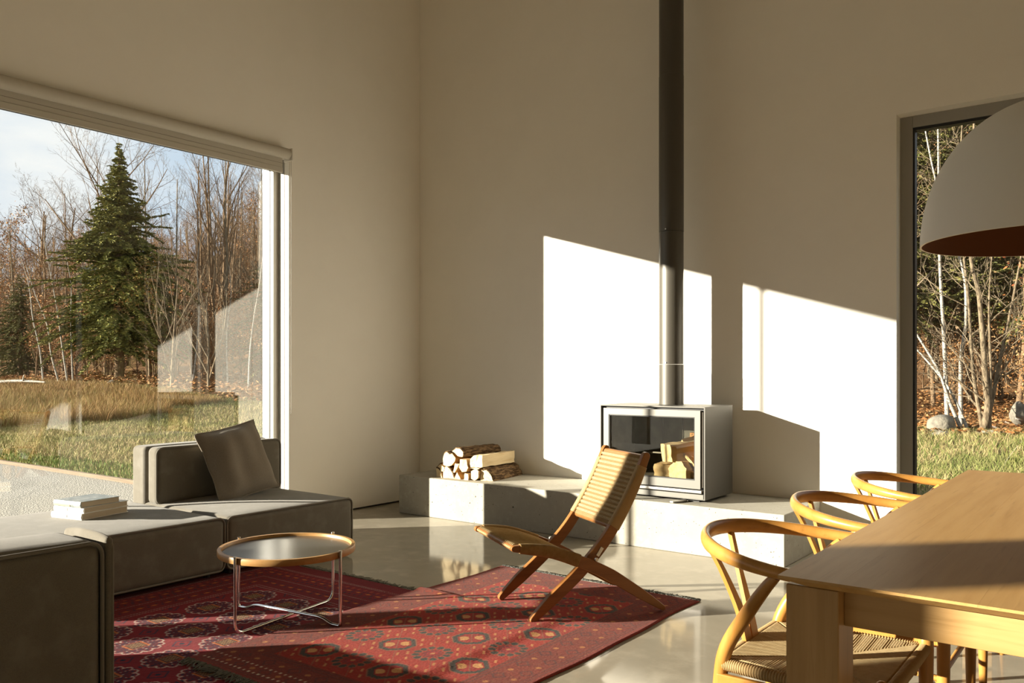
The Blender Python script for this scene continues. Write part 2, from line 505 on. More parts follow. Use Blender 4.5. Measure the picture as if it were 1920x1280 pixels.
G().box(x0 + .087, yo + .036, .075, x1 - .087, yo + .044, 2.758).obj('pane', M['glass'], rt)

# ---- roller blind over the big window
bl = thing('roller_blind', 'pale rolled-up roller blind along the head of the big window', 'blind', (XL, 2.2, 2.9))
yb0, yb1 = -2.3, 2.0
G().tube([(.062, yb0, .02), (.062, yb1, .02)], .042, 20).obj('roller_tube', M['blind'], bl, smooth=50)
G().box(.020, yb0 + .02, -.085, .026, yb1 - .03, .02).obj('fabric', M['blind'], bl)
G().box(.016, yb0 + .02, -.128, .032, yb1 - .03, -.085).obj('hem_bar', M['blind'], bl, bevel=.003)
G().box(.026, yb0 + .02, -.052, .0275, yb1 - .03, -.05).obj('hem_seam', M['cushion'], bl)
G().box(.0, yb1, -.035, .106, yb1 + .012, .062).obj('bracket', M['white'], bl, bevel=.004)
G().box(.0, yb0 - .012, -.035, .106, yb0, .062).obj('bracket', M['white'], bl, bevel=.004)
G().tube([(.05, yb1 + .02, .05), (.05, yb1 + .02, -2.02), (.055, yb1 + .024, -2.05), (.06, yb1 + .028, -2.02), (.06, yb1 + .028, .05)], .0018, 5).obj('pull_chain', M['print_grey'], bl)

# ================================================================== hearth and stove
hb = G().box(-5.06, YF, 0, -1.762, YB - .002, HZ).obj('hearth_bench', M['concrete'], bevel=.006)
tag(hb, 'long low cast concrete hearth bench with open pores along the wall', 'hearth')

tag(G().box(-1.835, YB - .012, .262 + .06, -1.755, YB, .322 + .06).obj('wall_outlet', M['plastic'], bevel=.004),
    'small white wall outlet plate above the end of the concrete bench', 'outlet')

st = thing('wood_stove', 'boxy grey steel wood stove with glass door on the concrete bench', 'stove', (-2.732, 5.17, HZ))
SX, SD, S0, S1 = .404, .46, .022, .640
sh = G()
t_ = .008
sh.box(-SX, 0, S0, -SX + t_, SD, S1); sh.box(SX - t_, 0, S0, SX, SD, S1)
sh.box(-SX + t_, 0, S1 - t_, SX - t_, SD, S1); sh.box(-SX + t_, 0, S0, SX - t_, SD, S0 + t_)
sh.box(-SX + t_, SD - t_, S0 + t_, SX - t_, SD, S1 - t_)
sh.obj('outer_casing', M['stove'], st)
for sx in (-.3, .3):
    G().box(sx - .04, .05, .0006, sx + .04, .40, S0).obj('foot', M['black'], st)
# dark recessed surround behind the door
fb = G()
DX0, DX1, DZ0, DZ1 = -.372, .372, .094, .616       # door frame outer
GX0, GX1, GZ0, GZ1 = -.330, .333, .150, .572       # glass
fx0, fx1, fz0, fz1 = GX0 - .012, GX1 + .012, GZ0 - .012, GZ1 + .012
yr = .03
fb.box(-SX + t_, yr, S0 + t_, fx0, yr + .02, S1 - t_); fb.box(fx1, yr, S0 + t_, SX - t_, yr + .02, S1 - t_)
fb.box(fx0, yr, fz1, fx1, yr + .02, S1 - t_); fb.box(fx0, yr, S0 + t_, fx1, yr + .02, fz0)
fb.obj('door_surround', M['black'], st)
d = G()
d.box(DX0, -.004, DZ0, GX0, .024, DZ1); d.box(GX1, -.004, DZ0, DX1, .024, DZ1)
d.box(GX0, -.004, GZ1, GX1, .024, DZ1); d.box(GX0, -.004, DZ0, GX1, .024, GZ0)
dr = d.obj('door', M['stove_front'], st)
G().box(GX0, .010, GZ0, GX1, .014, GZ1).obj('door_glass', M['stove_glass'], dr)
gk = G(); e = .007
gk.box(GX0, .0, GZ0, GX0 + e, .0095, GZ1); gk.box(GX1 - e, .0, GZ0, GX1, .0095, GZ1); gk.box(GX0 + e, .0, GZ1 - e, GX1 - e, .0095, GZ1); gk.box(GX0 + e, .0, GZ0, GX1 - e, .0095, GZ0 + e)
gk.obj('door_seal', M['black'], dr)
G().tube([(DX1 + .008, .012, DZ0 + .01), (DX1 + .008, .012, DZ1 - .01)], .006, 8).obj('hinge_rod', M['steel'], dr)
G().box(DX0, -.012, .066, DX1 + .012, .02, .086).obj('door_handle', M['steel'], st, bevel=.004)
G().box(-SX + .014, -.002, S0 + .006, SX - .012, .026, .058).obj('base_panel', M['stove_front'], st)
G().box(.245, -.055, -.002, .275, .08, .010).obj('air_lever', M['steel'], st, bevel=.003, rot=(0, 0, R(-18)), loc=(-.02, .03, .004))
# firebox: floor, back, left, right, ceiling
yb_ = SD - .06
G().box(fx0 - .02, yr + .022, fz0 - .03, fx1 + .02, yb_, fz0 + .012).obj('firebox_floor', M['firebox'], st)
bk = G().box(fx0 - .02, yb_, fz0 - .03, fx1 + .02, yb_ + .02, fz1 + .02).obj('firebox_back', M['firebox'], st)
for xx in (-.11, .05):
    G().box(xx, yb_ - .006, fz0 + .012, xx + .006, yb_, fz1).obj('lining_joint', M['black'], bk)
G().box(fx0 - .02, yr + .022, fz0 - .03, fx0, yb_, fz1 + .02).obj('firebox_side', M['firebox'], st)
fr_ = G().box(fx1, yr + .022, fz0 - .03, fx1 + .02, yb_, fz1 + .02).obj('firebox_side', M['firebox'], st)
G().box(fx1 - .022, yr + .06, fz0 + .012, fx1, yb_ - .12, fz0 + .30).obj('lining_brick', M['vermiculite'], fr_, bevel=.004)
G().box(fx1 - .022, yb_ - .116, fz0 + .012, fx1, yb_ - .004, fz0 + .30).obj('lining_brick', M['vermiculite'], fr_, bevel=.004)
G().box(fx1 - .03, yr + .05, fz0 + .30, fx1, yb_, fz0 + .315).obj('lining_ledge', M['vermiculite'], fr_, bevel=.003)
G().box(.12, yb_ - .03, fz0 + .012, fx1 - .024, yb_ - .001, fz0 + .30).obj('lining_brick', M['vermiculite'], bk, bevel=.004)
G().box(fx0 - .02, yr + .022, fz1 + .0, fx1 + .02, yb_, fz1 + .02).obj('firebox_roof', M['firebox'], st)
G().box(-.30, .20, fz0 + .175, .10, .33, fz0 + .185).obj('grate_plate', M['stove'], st, rot=(R(-6), 0, 0))

fl = thing('flue_pipe', 'dark grey round flue pipe rising from the stove top', 'flue', (-2.717, 5.46, HZ + S1))
FR_ = .088
zs = [0.0, .288, 1.235, 2.35, CEIL - HZ - S1]
for i in range(4):
    f = G().tube([(0, 0, zs[i] + .001), (0, 0, zs[i + 1] - .001)], FR_ - (.0012 if i % 2 else 0), 40).obj('pipe_section', M['flue'], fl, smooth=50)
    if 0 < i < 3:
        G().tube([(-.0, -FR_ + .001, zs[i] + .012), (-.0, -FR_ - .004, zs[i] + .012)], .005, 8).obj('screw', M['steel'], f)

# ---- split logs
def log_mesh(poly, length, rnd, bark_edges=None, side='logside', rough=.004):
    """poly: end outline (x,z), swept along +y; returns (wood, bark) geometry"""
    n = len(poly); cx = sum(p[0] for p in poly) / n; cz = sum(p[1] for p in poly) / n
    # densify the outline
    pts, ed = [], []
    for i in range(n):
        a, b = poly[i], poly[(i + 1) % n]
        k = max(1, int(math.hypot(b[0] - a[0], b[1] - a[1]) / .018))
        for j in range(k):
            pts.append((a[0] + (b[0] - a[0]) * j / k, a[1] + (b[1] - a[1]) * j / k)); ed.append(i)
    K = 9; m = len(pts)
    g = G(); ring = []
    tw = rnd.uniform(-.02, .02); offs = [rnd.uniform(-1, 1) for _ in pts]
    V = []
    for k in range(K):
        t = k / (K - 1)
        for i, (px, pz) in enumerate(pts):
            s = 1 + .03 * math.sin(3 * t + offs[i] * 2)
            jx = rnd.uniform(-rough, rough) * (0 if k == 0 else 1); jz = rnd.uniform(-rough, rough) * (0 if k == 0 else 1)
            V.append((cx + (px - cx) * s + jx + tw * t, t * length + (rnd.uniform(-.004, .004) if k in (0, K - 1) else 0), max(cz + (pz - cz) * s + jz, min(p[1] for p in poly))))
    F, mi = [], []
    base = len(V)
    for k in range(K - 1):
        for i in range(m):
            j = (i + 1) % m
            F.append((k * m + i, (k + 1) * m + i, (k + 1) * m + j, k * m + j)); mi.append(1)
    V.append((cx, 0, cz)); V.append((cx + tw, length, cz))
    for i in range(m):
        j = (i + 1) % m
        F.append((base, i, j)); mi.append(0)
        F.append((base + 1, (K - 1) * m + j, (K - 1) * m + i)); mi.append(0)
    g.v = V; g.f = F; g.m = mi
    bark = None
    if bark_edges:
        bark = G()
        idx = [i for i in range(m) if ed[i] in bark_edges]
        for i in idx:
            j = (i + 1) % m
            for k in range(K - 1):
                q = []
                for (kk, ii) in ((k, i), (k + 1, i), (k + 1, j), (k, j)):
                    x, y, z = V[kk * m + ii]
                    dx, dz = x - cx, z - cz; dd = math.hypot(dx, dz) or 1
                    q.append(((x, y, z), (x + dx / dd * .009, y + (.004 if kk == 0 else 0), max(z + dz / dd * .009, min(p[1] for p in poly)))))
                bark.add([a[1] for a in q], [(0, 1, 2, 3)])
                if k == 0:
                    bark.add([q[0][0], q[0][1], q[3][1], q[3][0]], [(0, 1, 2, 3)])
    return g, bark
def make_log(label, origin, poly, length, rz, seed, bark_edges=None, side='logside', group=None, rx=0):
    rnd = random.Random(seed)
    g, b = log_mesh(poly, length, rnd, bark_edges)
    o = g.obj('firewood_log', [M['logend'], M[side]], smooth=35, loc=origin, rot=(rx, 0, rz))
    tag(o, label, 'log', group)
    if b:
        b.obj('bark', M['bark'], o, smooth=60)
    return o

# outlines of the stacked log ends: (x, z) in metres from the pile's corner
LS = [
 ('thin quarter log with dark ring at the outer end of the stack bottom', 1, [(0, 0), (0, .077), (.022, .072), (.05, .045), (.060, 0)], (1, 2), 'logside', 0),
 ('pale split log leaning behind the outermost bottom quarter log', 2, [(.012, .086), (.036, .112), (.082, .086), (.070, .052), (.050, .052), (.03, .08)], (0,), 'logside', .012),
 ('half-round log with dark bark ring second along the stack bottom', 3, [(.066, 0), (.066, .086), (.10, .097), (.135, .08), (.162, .045), (.176, 0)], (2, 3, 4), 'logside', 0),
 ('thick jagged log at the upper outer end of the stack', 4, [(.076, .105), (.070, .155), (.084, .20), (.112, .216), (.142, .196), (.172, .206), (.206, .172), (.198, .145), (.165, .108), (.12, .100)], (2, 3, 4), 'logside', 0),
 ('bark-backed log crossing the top of the stack', 5, [(.178, .226), (.215, .252), (.262, .25), (.293, .226), (.284, .186), (.236, .190)], (0, 1, 2, 3), 'logside', 0),
 ('slim tilted wedge log in the middle of the stack', 6, [(.176, .054), (.194, .126), (.236, .124), (.196, .052)], None, 'logside', 0),
 ('chunky pale split log in the centre of the stack', 7, [(.250, .165), (.316, .165), (.334, .10), (.316, .068), (.272, .060), (.246, .10)], None, 'logside', 0),
 ('triangular wedge log on the bench below the stack centre', 8, [(.184, 0), (.216, .058), (.250, 0)], None, 'logside', 0),
 ('narrow splinter log standing at the bottom beside the wedge', 9, [(.290, 0), (.298, .056), (.332, .048), (.336, 0)], None, 'logside', 0),
 ('knobbly split log at the bottom beside the big bark log', 10, [(.352, .012), (.350, .070), (.395, .094), (.424, .08), (.424, .024), (.385, 0)], None, 'logside', 0),
 ('big rough-barked half log at the inner bottom of the stack', 11, [(.430, 0), (.430, .088), (.458, .098), (.500, .074), (.532, .036), (.545, 0)], (1, 2, 3, 4), 'logside', 0),
 ('clean squared split log lying on the big bark log', 12, [(.340, .104), (.340, .168), (.372, .200), (.462, .206), (.462, .110), (.42, .106)], None, 'logpale', 0),
 ('small flat chip log wedged under the squared log', 13, [(.345, .098), (.395, .104), (.44, .101), (.42, .09)], None, 'logside', 0),
]
for lab, sd, poly, bk_, sd_m, dy in LS:
    ln = {5: .46, 11: .50, 12: .47}.get(sd, .40 + (sd * 37 % 5) * .012)
    make_log(lab, (-4.692 + 0, 5.122 + dy + (sd * 53 % 7) * .003, HZ), [(x * 1.0, z) for x, z in poly], ln, R({5: -2, 12: 4, 11: 9}.get(sd, 4)), sd, bk_, sd_m, 'split logs stacked on the concrete bench')
# logs inside the stove
def block(sx, sz): return [(-sx / 2, 0), (-sx / 2 * 1.02, sz), (sx / 2 * .96, sz * .97), (sx / 2, .02 * sz)]
ORI = Vector((-2.732, 5.17, HZ + fz0 + .012))
for lab, sd, poly, ln, pos, rot in (
    ('pale block log lying across the others behind the stove glass', 31, block(.165, .125), .27, (.085, .085, .10), (R(4), R(-4), R(-38))),
    ('long flat split log on the firebox floor behind the stove glass', 32, block(.24, .085), .24, (-.02, .175, .0), (0, 0, R(-82))),
    ('rounded pale log end facing the stove glass at the firebox floor', 33, [(-.075, 0), (-.09, .055), (-.04, .11), (.03, .115), (.07, .07), (.075, 0)], .24, (.185, .05, .0), (0, 0, R(-16))),
    ('triangular splint leaning at the back of the firebox', 34, [(-.07, 0), (0, .11), (.08, 0)], .14, (.13, .25, .14), (R(10), 0, R(-20))),
    ('thin plank-like splint tilted against the firebox side lining', 35, block(.22, .02), .18, (.25, .10, .10), (0, R(40), R(-12))),
    ('small dark-sided wedge under the tilted splint in the stove', 36, [(-.03, 0), (-.01, .055), (.05, .03), (.055, 0)], .15, (.262, .075, .0), (0, 0, R(-8)))):
    g, b = log_mesh(poly, ln, random.Random(sd))
    o = g.obj('firewood_log', [M['logend'], M['logpale']], smooth=35, loc=ORI + Vector(pos), rot=rot)
    tag(o, lab, 'log', 'logs laid in the stove')

# ================================================================== sofa
def rbox(sx0, sy0, sz0, sx1, sy1, sz1, r, seg=5, puff=(0, 0, 0, 0, 0, 0), cuts=10):
    """soft upholstered block; puff = outward crown of -x,+x,-y,+y,-z,+z faces"""
    bm = bmesh.new()
    bmesh.ops.create_cube(bm, size=1)
    S = Vector((sx1 - sx0, sy1 - sy0, sz1 - sz0)); Cn = Vector(((sx0 + sx1) / 2, (sy0 + sy1) / 2, (sz0 + sz1) / 2))
    for v in bm.verts: v.co = Vector((v.co.x * S.x, v.co.y * S.y, v.co.z * S.z))
    bmesh.ops.bevel(bm, geom=list(bm.edges), offset=r, segments=seg, profile=.5, affect='EDGES')
    # cut the long faces so that they can crown
    for ax in range(3):
        for k in range(1, cuts):
            c = (-.5 + k / cuts) * S[ax] * .96
            no = Vector((0, 0, 0)); no[ax] = 1
            bmesh.ops.bisect_plane(bm, geom=bm.verts[:] + bm.edges[:] + bm.faces[:], plane_co=no * c, plane_no=no)
    for v in bm.verts:
        u = [v.co[i] / (S[i] / 2) for i in range(3)]
        add = Vector((0, 0, 0))
        for ax in range(3):
            o_ = [i for i in range(3) if i != ax]
            f = max(0, 1 - abs(u[o_[0]]) ** 2.5) * max(0, 1 - abs(u[o_[1]]) ** 2.5)
            if u[ax] > .9: add[ax] += puff[ax * 2 + 1] * f
            if u[ax] < -.9: add[ax] -= puff[ax * 2] * f
        v.co += add
    for v in bm.verts: v.co += Cn
    me = bpy.data.meshes.new('block'); bm.to_mesh(me); bm.free()
    me.shade_smooth(); me.set_sharp_from_angle(angle=R(60))
    return me
def soft(name, me, m, parent):
    me.materials.append(m); me.name = name
    return link(name, me, parent)
def rrect(y0, y1, z0, z1, r, x, n=6, plane='yz'):
    out = []
    for (cy, cz, a0) in ((y1 - r, z1 - r, 0), (y0 + r, z1 - r, 90), (y0 + r, z0 + r, 180), (y1 - r, z0 + r, 270)):
        for j in range(n + 1):
            a = R(a0 + 90 * j / n)
            p = (cy + r * math.cos(a), cz + r * math.sin(a))
            out.append((x, *p) if plane == 'yz' else (p[0], x, p[1]))
    return out
def piping(y0, y1, z0, z1, r, x, parent, plane='yz', rad=.0065):
    return G().tube(rrect(y0, y1, z0, z1, r, x, plane=plane), rad, 6, closed=True).obj('piping', M['piping'], parent, smooth=80, fix=False)

SZ = .352
# far module with backrest
sa = thing('sofa_module', 'grey wool sofa module with low backrest by the window jamb', 'sofa', (-4.79, 3.345, .012))
w2 = .483
s_ = soft('seat', rbox(-.53, -w2, .03, .535, w2, SZ - .012, .035, puff=(0, .006, 0, 0, 0, .014)), M['sofa'], sa)
piping(-w2 + .004, w2 - .004, .034, SZ - .014, .04, .528, s_)
b1 = soft('backrest', rbox(-.54, -w2 + .003, .03, -.372, w2 - .003, .70, .03, puff=(.0, 0, 0, 0, 0, .004)), M['sofa'], sa)
b2 = soft('back_cushion', rbox(-.352, -w2 + .003, SZ - .02, -.228, w2 - .003, .70, .035, puff=(.0, .012, 0, 0, 0, .003)), M['sofa'], sa)
G().box(-.375, -w2 + .03, SZ, -.35, w2 - .03, .665).obj('back_joint', M['cushion'], b1)
piping(-w2 + .006, w2 - .006, SZ - .016, .697, .045, -.236, b2)
for a in (-.45, .45):
    for b in (-.42, .42): G().tube([(a, b, -.004), (a, b, .035)], .02, 10).obj('foot', M['black'], sa)
# middle module without back
sb = thing('sofa_module', 'long backless grey wool sofa module carrying the three books', 'sofa', (-4.79, 2.262, .012))
l2 = .592
s_ = soft('seat', rbox(-.54, -l2, .03, .535, l2, SZ - .012, .035, puff=(0, .006, 0, 0, 0, .012)), M['sofa'], sb)
piping(-l2 + .004, l2 - .004, .034, SZ - .014, .04, .528, s_)
for a in (-.45, .45):
    for b in (-.52, .52): G().tube([(a, b, -.004), (a, b, .035)], .02, 10).obj('foot', M['black'], sb)
# near module, seen from behind its backrest
sc_ = thing('sofa_module', 'shadowed grey wool sofa module showing the back of its backrest', 'sofa', (-3.2, .715, .012))
soft('seat', rbox(-.77, -.56, .03, .50, .535, SZ - .012, .035, puff=(0, 0, 0, 0, 0, .014)), M['sofa'], sc_)
b1 = soft('backrest', rbox(.475, -.56, .03, .745, .524, .69, .045, puff=(0, .006, 0, 0, 0, .016)), M['sofa'], sc_)
b3 = soft('backrest_end', rbox(.472, .528, .03, .742, .554, .692, .0115, seg=4, puff=(0, 0, 0, .004, 0, .012)), M['sofa'], sc_)
piping(-.555, .520, .036, .684, .04, .737, b1)
piping(.474, .738, .036, .687, .03, .550, b3, plane='xz', rad=.005)
for a in (-.65, .6):
    for b in (-.45, .42): G().tube([(a, b, -.004), (a, b, .035)], .02, 10).obj('foot', M['black'], sc_)

# throw cushion
def pillow(s, th, seed, n=34):
    rnd = np.random.RandomState(seed)
    u = np.linspace(-1, 1, n); U, W = np.meshgrid(u, u)
    fl = (np.abs(U) < .93) & (np.abs(W) < .93)
    T = th * np.clip((1 - np.abs(U / .95) ** 2.6), 0, 1) ** .55 * np.clip((1 - np.abs(W / .95) ** 2.6), 0, 1) ** .55
    wr = np.zeros_like(U)
    for k in range(7):
        a, p, f = rnd.uniform(0, math.pi), rnd.uniform(0, 6), rnd.uniform(4, 9)
        wr += np.sin(f * (U * math.cos(a) + W * math.sin(a)) + p)
    pin = 1 - .055 * (1 - U ** 2) * np.abs(W) ** 3 - .0
    pin2 = 1 - .055 * (1 - W ** 2) * np.abs(U) ** 3
    X = U * pin2 * s / 2; Z = W * pin * s / 2
    edge = np.clip(1 - T / (th * .6), 0, 1)
    wave = .006 * edge * np.sin(9 * U + 2) * np.sin(8 * W + 1)
    front = np.stack([T + .009 * wr * (T / th) / 1.6 + wave + .002, X, Z], -1).reshape(-1, 3)
    back = np.stack([-.75 * T + wave - .002, X, Z], -1).reshape(-1, 3)
    V = np.concatenate([front, back]); F = []
    N2 = n * n
    for i in range(n - 1):
        for j in range(n - 1):
            a = i * n + j
            F.append((a, a + 1, a + n + 1, a + n)); F.append((N2 + a, N2 + a + n, N2 + a + n + 1, N2 + a + 1))
    rim = [j for j in range(n)] + [i * n + n - 1 for i in range(1, n)] + [(n - 1) * n + j for j in range(n - 2, -1, -1)] + [i * n for i in range(n - 2, 0, -1)]
    for i in range(len(rim)):
        a, b = rim[i], rim[(i + 1) % len(rim)]
        F.append((b, a, N2 + a, N2 + b))
    return V, F, [tuple((front[r] + back[r]) / 2) for r in rim]
V, F, rim = pillow(.50, .085, 4)
g = G(); g.v = [tuple(v) for v in V]; g.f = F; g.m = [0] * len(F)
pc = g.obj('throw_cushion', M['cushion'], smooth=80, loc=(-4.885, 3.37, .595), rot=(R(9), R(-21), R(3)))
tag(pc, 'square charcoal linen cushion leaning on the sofa backrest', 'cushion')
G().tube(rim[::2], .005, 6, closed=True).obj('piping', M['cushion'], pc, smooth=80, fix=False)

# books
def book(label, x, y, z, wx, wy, h, rz, cover, band=None, spine_mark=None):
    t = thing('book', label, 'book', (x, y, z), rz, 'books piled on the backless sofa module')
    # spine on -y side, text block visible on +x side (fore-edge on +y)
    G().box(0, 0, 0, wx, wy, .003).obj('cover', cover, t, bevel=.001, seg=1)
    G().box(0, 0, h - .003, wx, wy, h).obj('cover', cover, t, bevel=.001, seg=1)
    sp = G()
    n = 6
    poly = [(.004, .0)] + [(-.006 * math.sin(math.pi * i / n), h * i / n) for i in range(n + 1)] + [(.004, h)]
    sp.prism(poly, 0, 0, wx)
    so = sp.obj('spine', cover, t, smooth=40)
    G().box(.006, .004, .0032, wx - .004, wy - .006, h - .0032).obj('text_block', M['paper'], t)
    if band: G().box(.01, -.0068, h * .15, wx * .62, -.0055, h * .4).obj('spine_print', band, so)
    if spine_mark: G().box(wx * spine_mark, -.0072, h * .3, wx * spine_mark + .022, -.0058, h * .7).obj('spine_print', M['print_grey'], so)
    return t
BZ = SZ + .0125
bx, by = -4.995, 2.215
BR = R(13)
book('white-spined hardback at the bottom of the book pile', bx, by, BZ, .245, .315, .036, BR, M['cover_white'], None, .45)
book('white-spined hardback in the middle of the book pile', bx + .004, by + .012, BZ + .0365, .238, .305, .032, BR + R(1), M['cover_white'], None, .38)
book('grey picture-covered hardback on top of the book pile', bx + .012, by + .008, BZ + .069, .228, .255, .034, BR - R(2), M['cover_grey'], M['print_yellow'])

# ================================================================== tray table
tb = thing('tray_table', 'round oak-rimmed tray table with dark top and crossed chrome legs', 'table', (-3.305, 2.555, .013))
RT, ZT = .322, .318
ang = [R(-81), R(8), R(99), R(188)]                # corner legs: near, right, far, left
prof = [(RT - .022, 0), (RT - .002, 0), (RT, .003), (RT, .027), (RT - .002, .030), (RT - .018, .030), (RT - .020, .027), (RT - .022, .012)]
g = G(); n = 72
vs_, fs = [], []
for r, z in prof:
    for j in range(n):
        a = 2 * math.pi * j / n; vs_.append((r * math.cos(a), r * math.sin(a), ZT + z))
k = len(prof)
for i in range(k):
    for j in range(n):
        fs.append((i * n + j, i * n + (j + 1) % n, ((i + 1) % k) * n + (j + 1) % n, ((i + 1) % k) * n + j))
g.add(vs_, fs).obj('tray_rim', M['ring'], tb, smooth=40)
G().lathe([(0, .008), (RT - .0225, .008), (RT - .0225, .016), (0, .016)], 72, (0, 0, ZT)).obj('tray_top', M['tray'], tb, smooth=40)
LR = RT + .0085; rl = .0075
def leg_pt(a, z, r=LR): return (r * math.cos(a), r * math.sin(a), z)
# frame one lies flat along the floor, frame two steps over it
f1 = fillet([leg_pt(ang[0], ZT + .03), leg_pt(ang[0], rl), leg_pt(ang[2], rl), leg_pt(ang[2], ZT + .03)], .055)
f2 = fillet([leg_pt(ang[3], ZT + .03), leg_pt(ang[3], rl - .008), leg_pt(ang[3], rl, LR - .055), leg_pt(ang[3], .032, LR - .115), leg_pt(ang[1], .032, LR - .115), leg_pt(ang[1], rl, LR - .055), leg_pt(ang[1], rl - .008), leg_pt(ang[1], ZT + .03)], .045)
f2 = [Vector((p.x, p.y, max(p.z, rl))) for p in f2]
for f in (f1, f2):
    G().tube(f, rl, 10).obj('leg_frame', M['chrome'], tb, smooth=70)
for a in ang:
    G().tube([leg_pt(a, ZT + .0305), leg_pt(a, ZT + .038)], .009, 10).obj('leg_cap', M['chrome'], tb, smooth=50)
    G().tube([leg_pt(a, ZT + .012, RT - .03), leg_pt(a, ZT + .012, LR)], .004, 6).obj('rim_pin', M['black'], tb)

# ================================================================== rugs
def rug(name, label, x0, y0, w_, l_, cell, colfn, zfn, th=.008, wob=.006, seed=1):
    nx, ny = int(w_ / cell) + 1, int(l_ / cell) + 1
    xs, ys = np.linspace(0, w_, nx), np.linspace(0, l_, ny)
    X, Y = np.meshgrid(xs, ys)
    rs = np.random.RandomState(seed)
    C = colfn(X, Y, rs)
    ex = wob * (np.sin(Y * 5.1 + seed) + .6 * np.sin(Y * 11 + 2 * seed)) * (2 * X / w_ - 1) * np.abs(2 * X / w_ - 1) ** 6
    ey = wob * (np.sin(X * 6.3 + seed) + .6 * np.sin(X * 13 + 2 * seed)) * np.abs(2 * Y / l_ - 1) ** 12 * np.sign(2 * Y / l_ - 1)
    PX, PY = x0 + X + ex, y0 + Y + ey
    Z = zfn(PX, PY) + th + rs.uniform(-.0006, .0006, X.shape)
    edge = np.minimum(np.minimum(X, w_ - X), np.minimum(Y, l_ - Y))
    Z = Z - .004 * np.clip(1 - edge / .008, 0, 1)
    top = np.stack([PX, PY, Z], -1).reshape(-1, 3)
    idx = np.arange(nx * ny).reshape(ny, nx)
    F = np.stack([idx[:-1, :-1], idx[:-1, 1:], idx[1:, 1:], idx[1:, :-1]], -1).reshape(-1, 4)
    rim = np.concatenate([idx[0, :], idx[1:, -1], idx[-1, -2::-1], idx[-2:0:-1, 0]])
    low = top[rim].copy(); low[:, 2] = zfn(low[:, 0], low[:, 1]) + .0006
    b = len(top) + np.arange(len(rim))
    F2 = np.stack([np.roll(rim, -1), rim, b, np.roll(b, -1)], -1)
    V = np.concatenate([top, low]); Cc = C.reshape(-1, 3); Cc = np.concatenate([Cc, Cc[rim] * .9])
    me = np_mesh(name, V, np.concatenate([F, F2]), M['rug'], Cc, smooth=False)
    o = link(name, me); tag(o, label, 'rug')
    return o
def fringe(parent, x0, x1, y, sgn, zfn, m, seed, ln=.045, n=260):
    rnd = random.Random(seed); g = G()
    for i in range(n):
        x = x0 + (x1 - x0) * (i + rnd.random()) / n
        a = rnd.gauss(0, .5) + .4 * math.sin(i * .12); l_ = ln * rnd.uniform(.6, 1.15)
        pts = []
        for k in range(4):
            t = k / 3
            px, py = x + math.sin(a * t * 1.3) * l_ * t * .8, y + sgn * l_ * t * math.cos(a * .8) - sgn * .004
            pts.append((px, py, zfn(np.array(px), np.array(py)) + .006 * (1 - t) + rnd.uniform(.002, .008)))
        g.tube(pts, [.0026, .003, .0028, .0016], 4)
    o = g.obj('fringe', m, parent, fix=False)
    o['kind'] = 'stuff'
    return o
sm = lambda a, b, x: (lambda t: t * t * (3 - 2 * t))(np.clip((x - a) / (b - a), 0, 1))
R1 = dict(x0=-4.40, x1=-2.25, y0=.30, y1=3.30)
def z1(x, y): return 0 * x + .0008
def z2(x, y):
    m1 = (1 - sm(R1['x1'] - .02, R1['x1'] + .07, x)) * (1 - sm(R1['y1'] - .02, R1['y1'] + .07, y))
    fold = .012 * np.exp(-((y - 3.33) / .035) ** 2) * (1 - sm(-3.05, -2.7, x))
    return .001 + .009 * m1 + fold
def A(c): return np.array(srgb(*c))
def put(C, mask, c, a=1.):
    mk = np.clip(mask.astype(float) * a, 0, 1)[..., None]
    C[:] = C * (1 - mk) + np.asarray(c) * mk

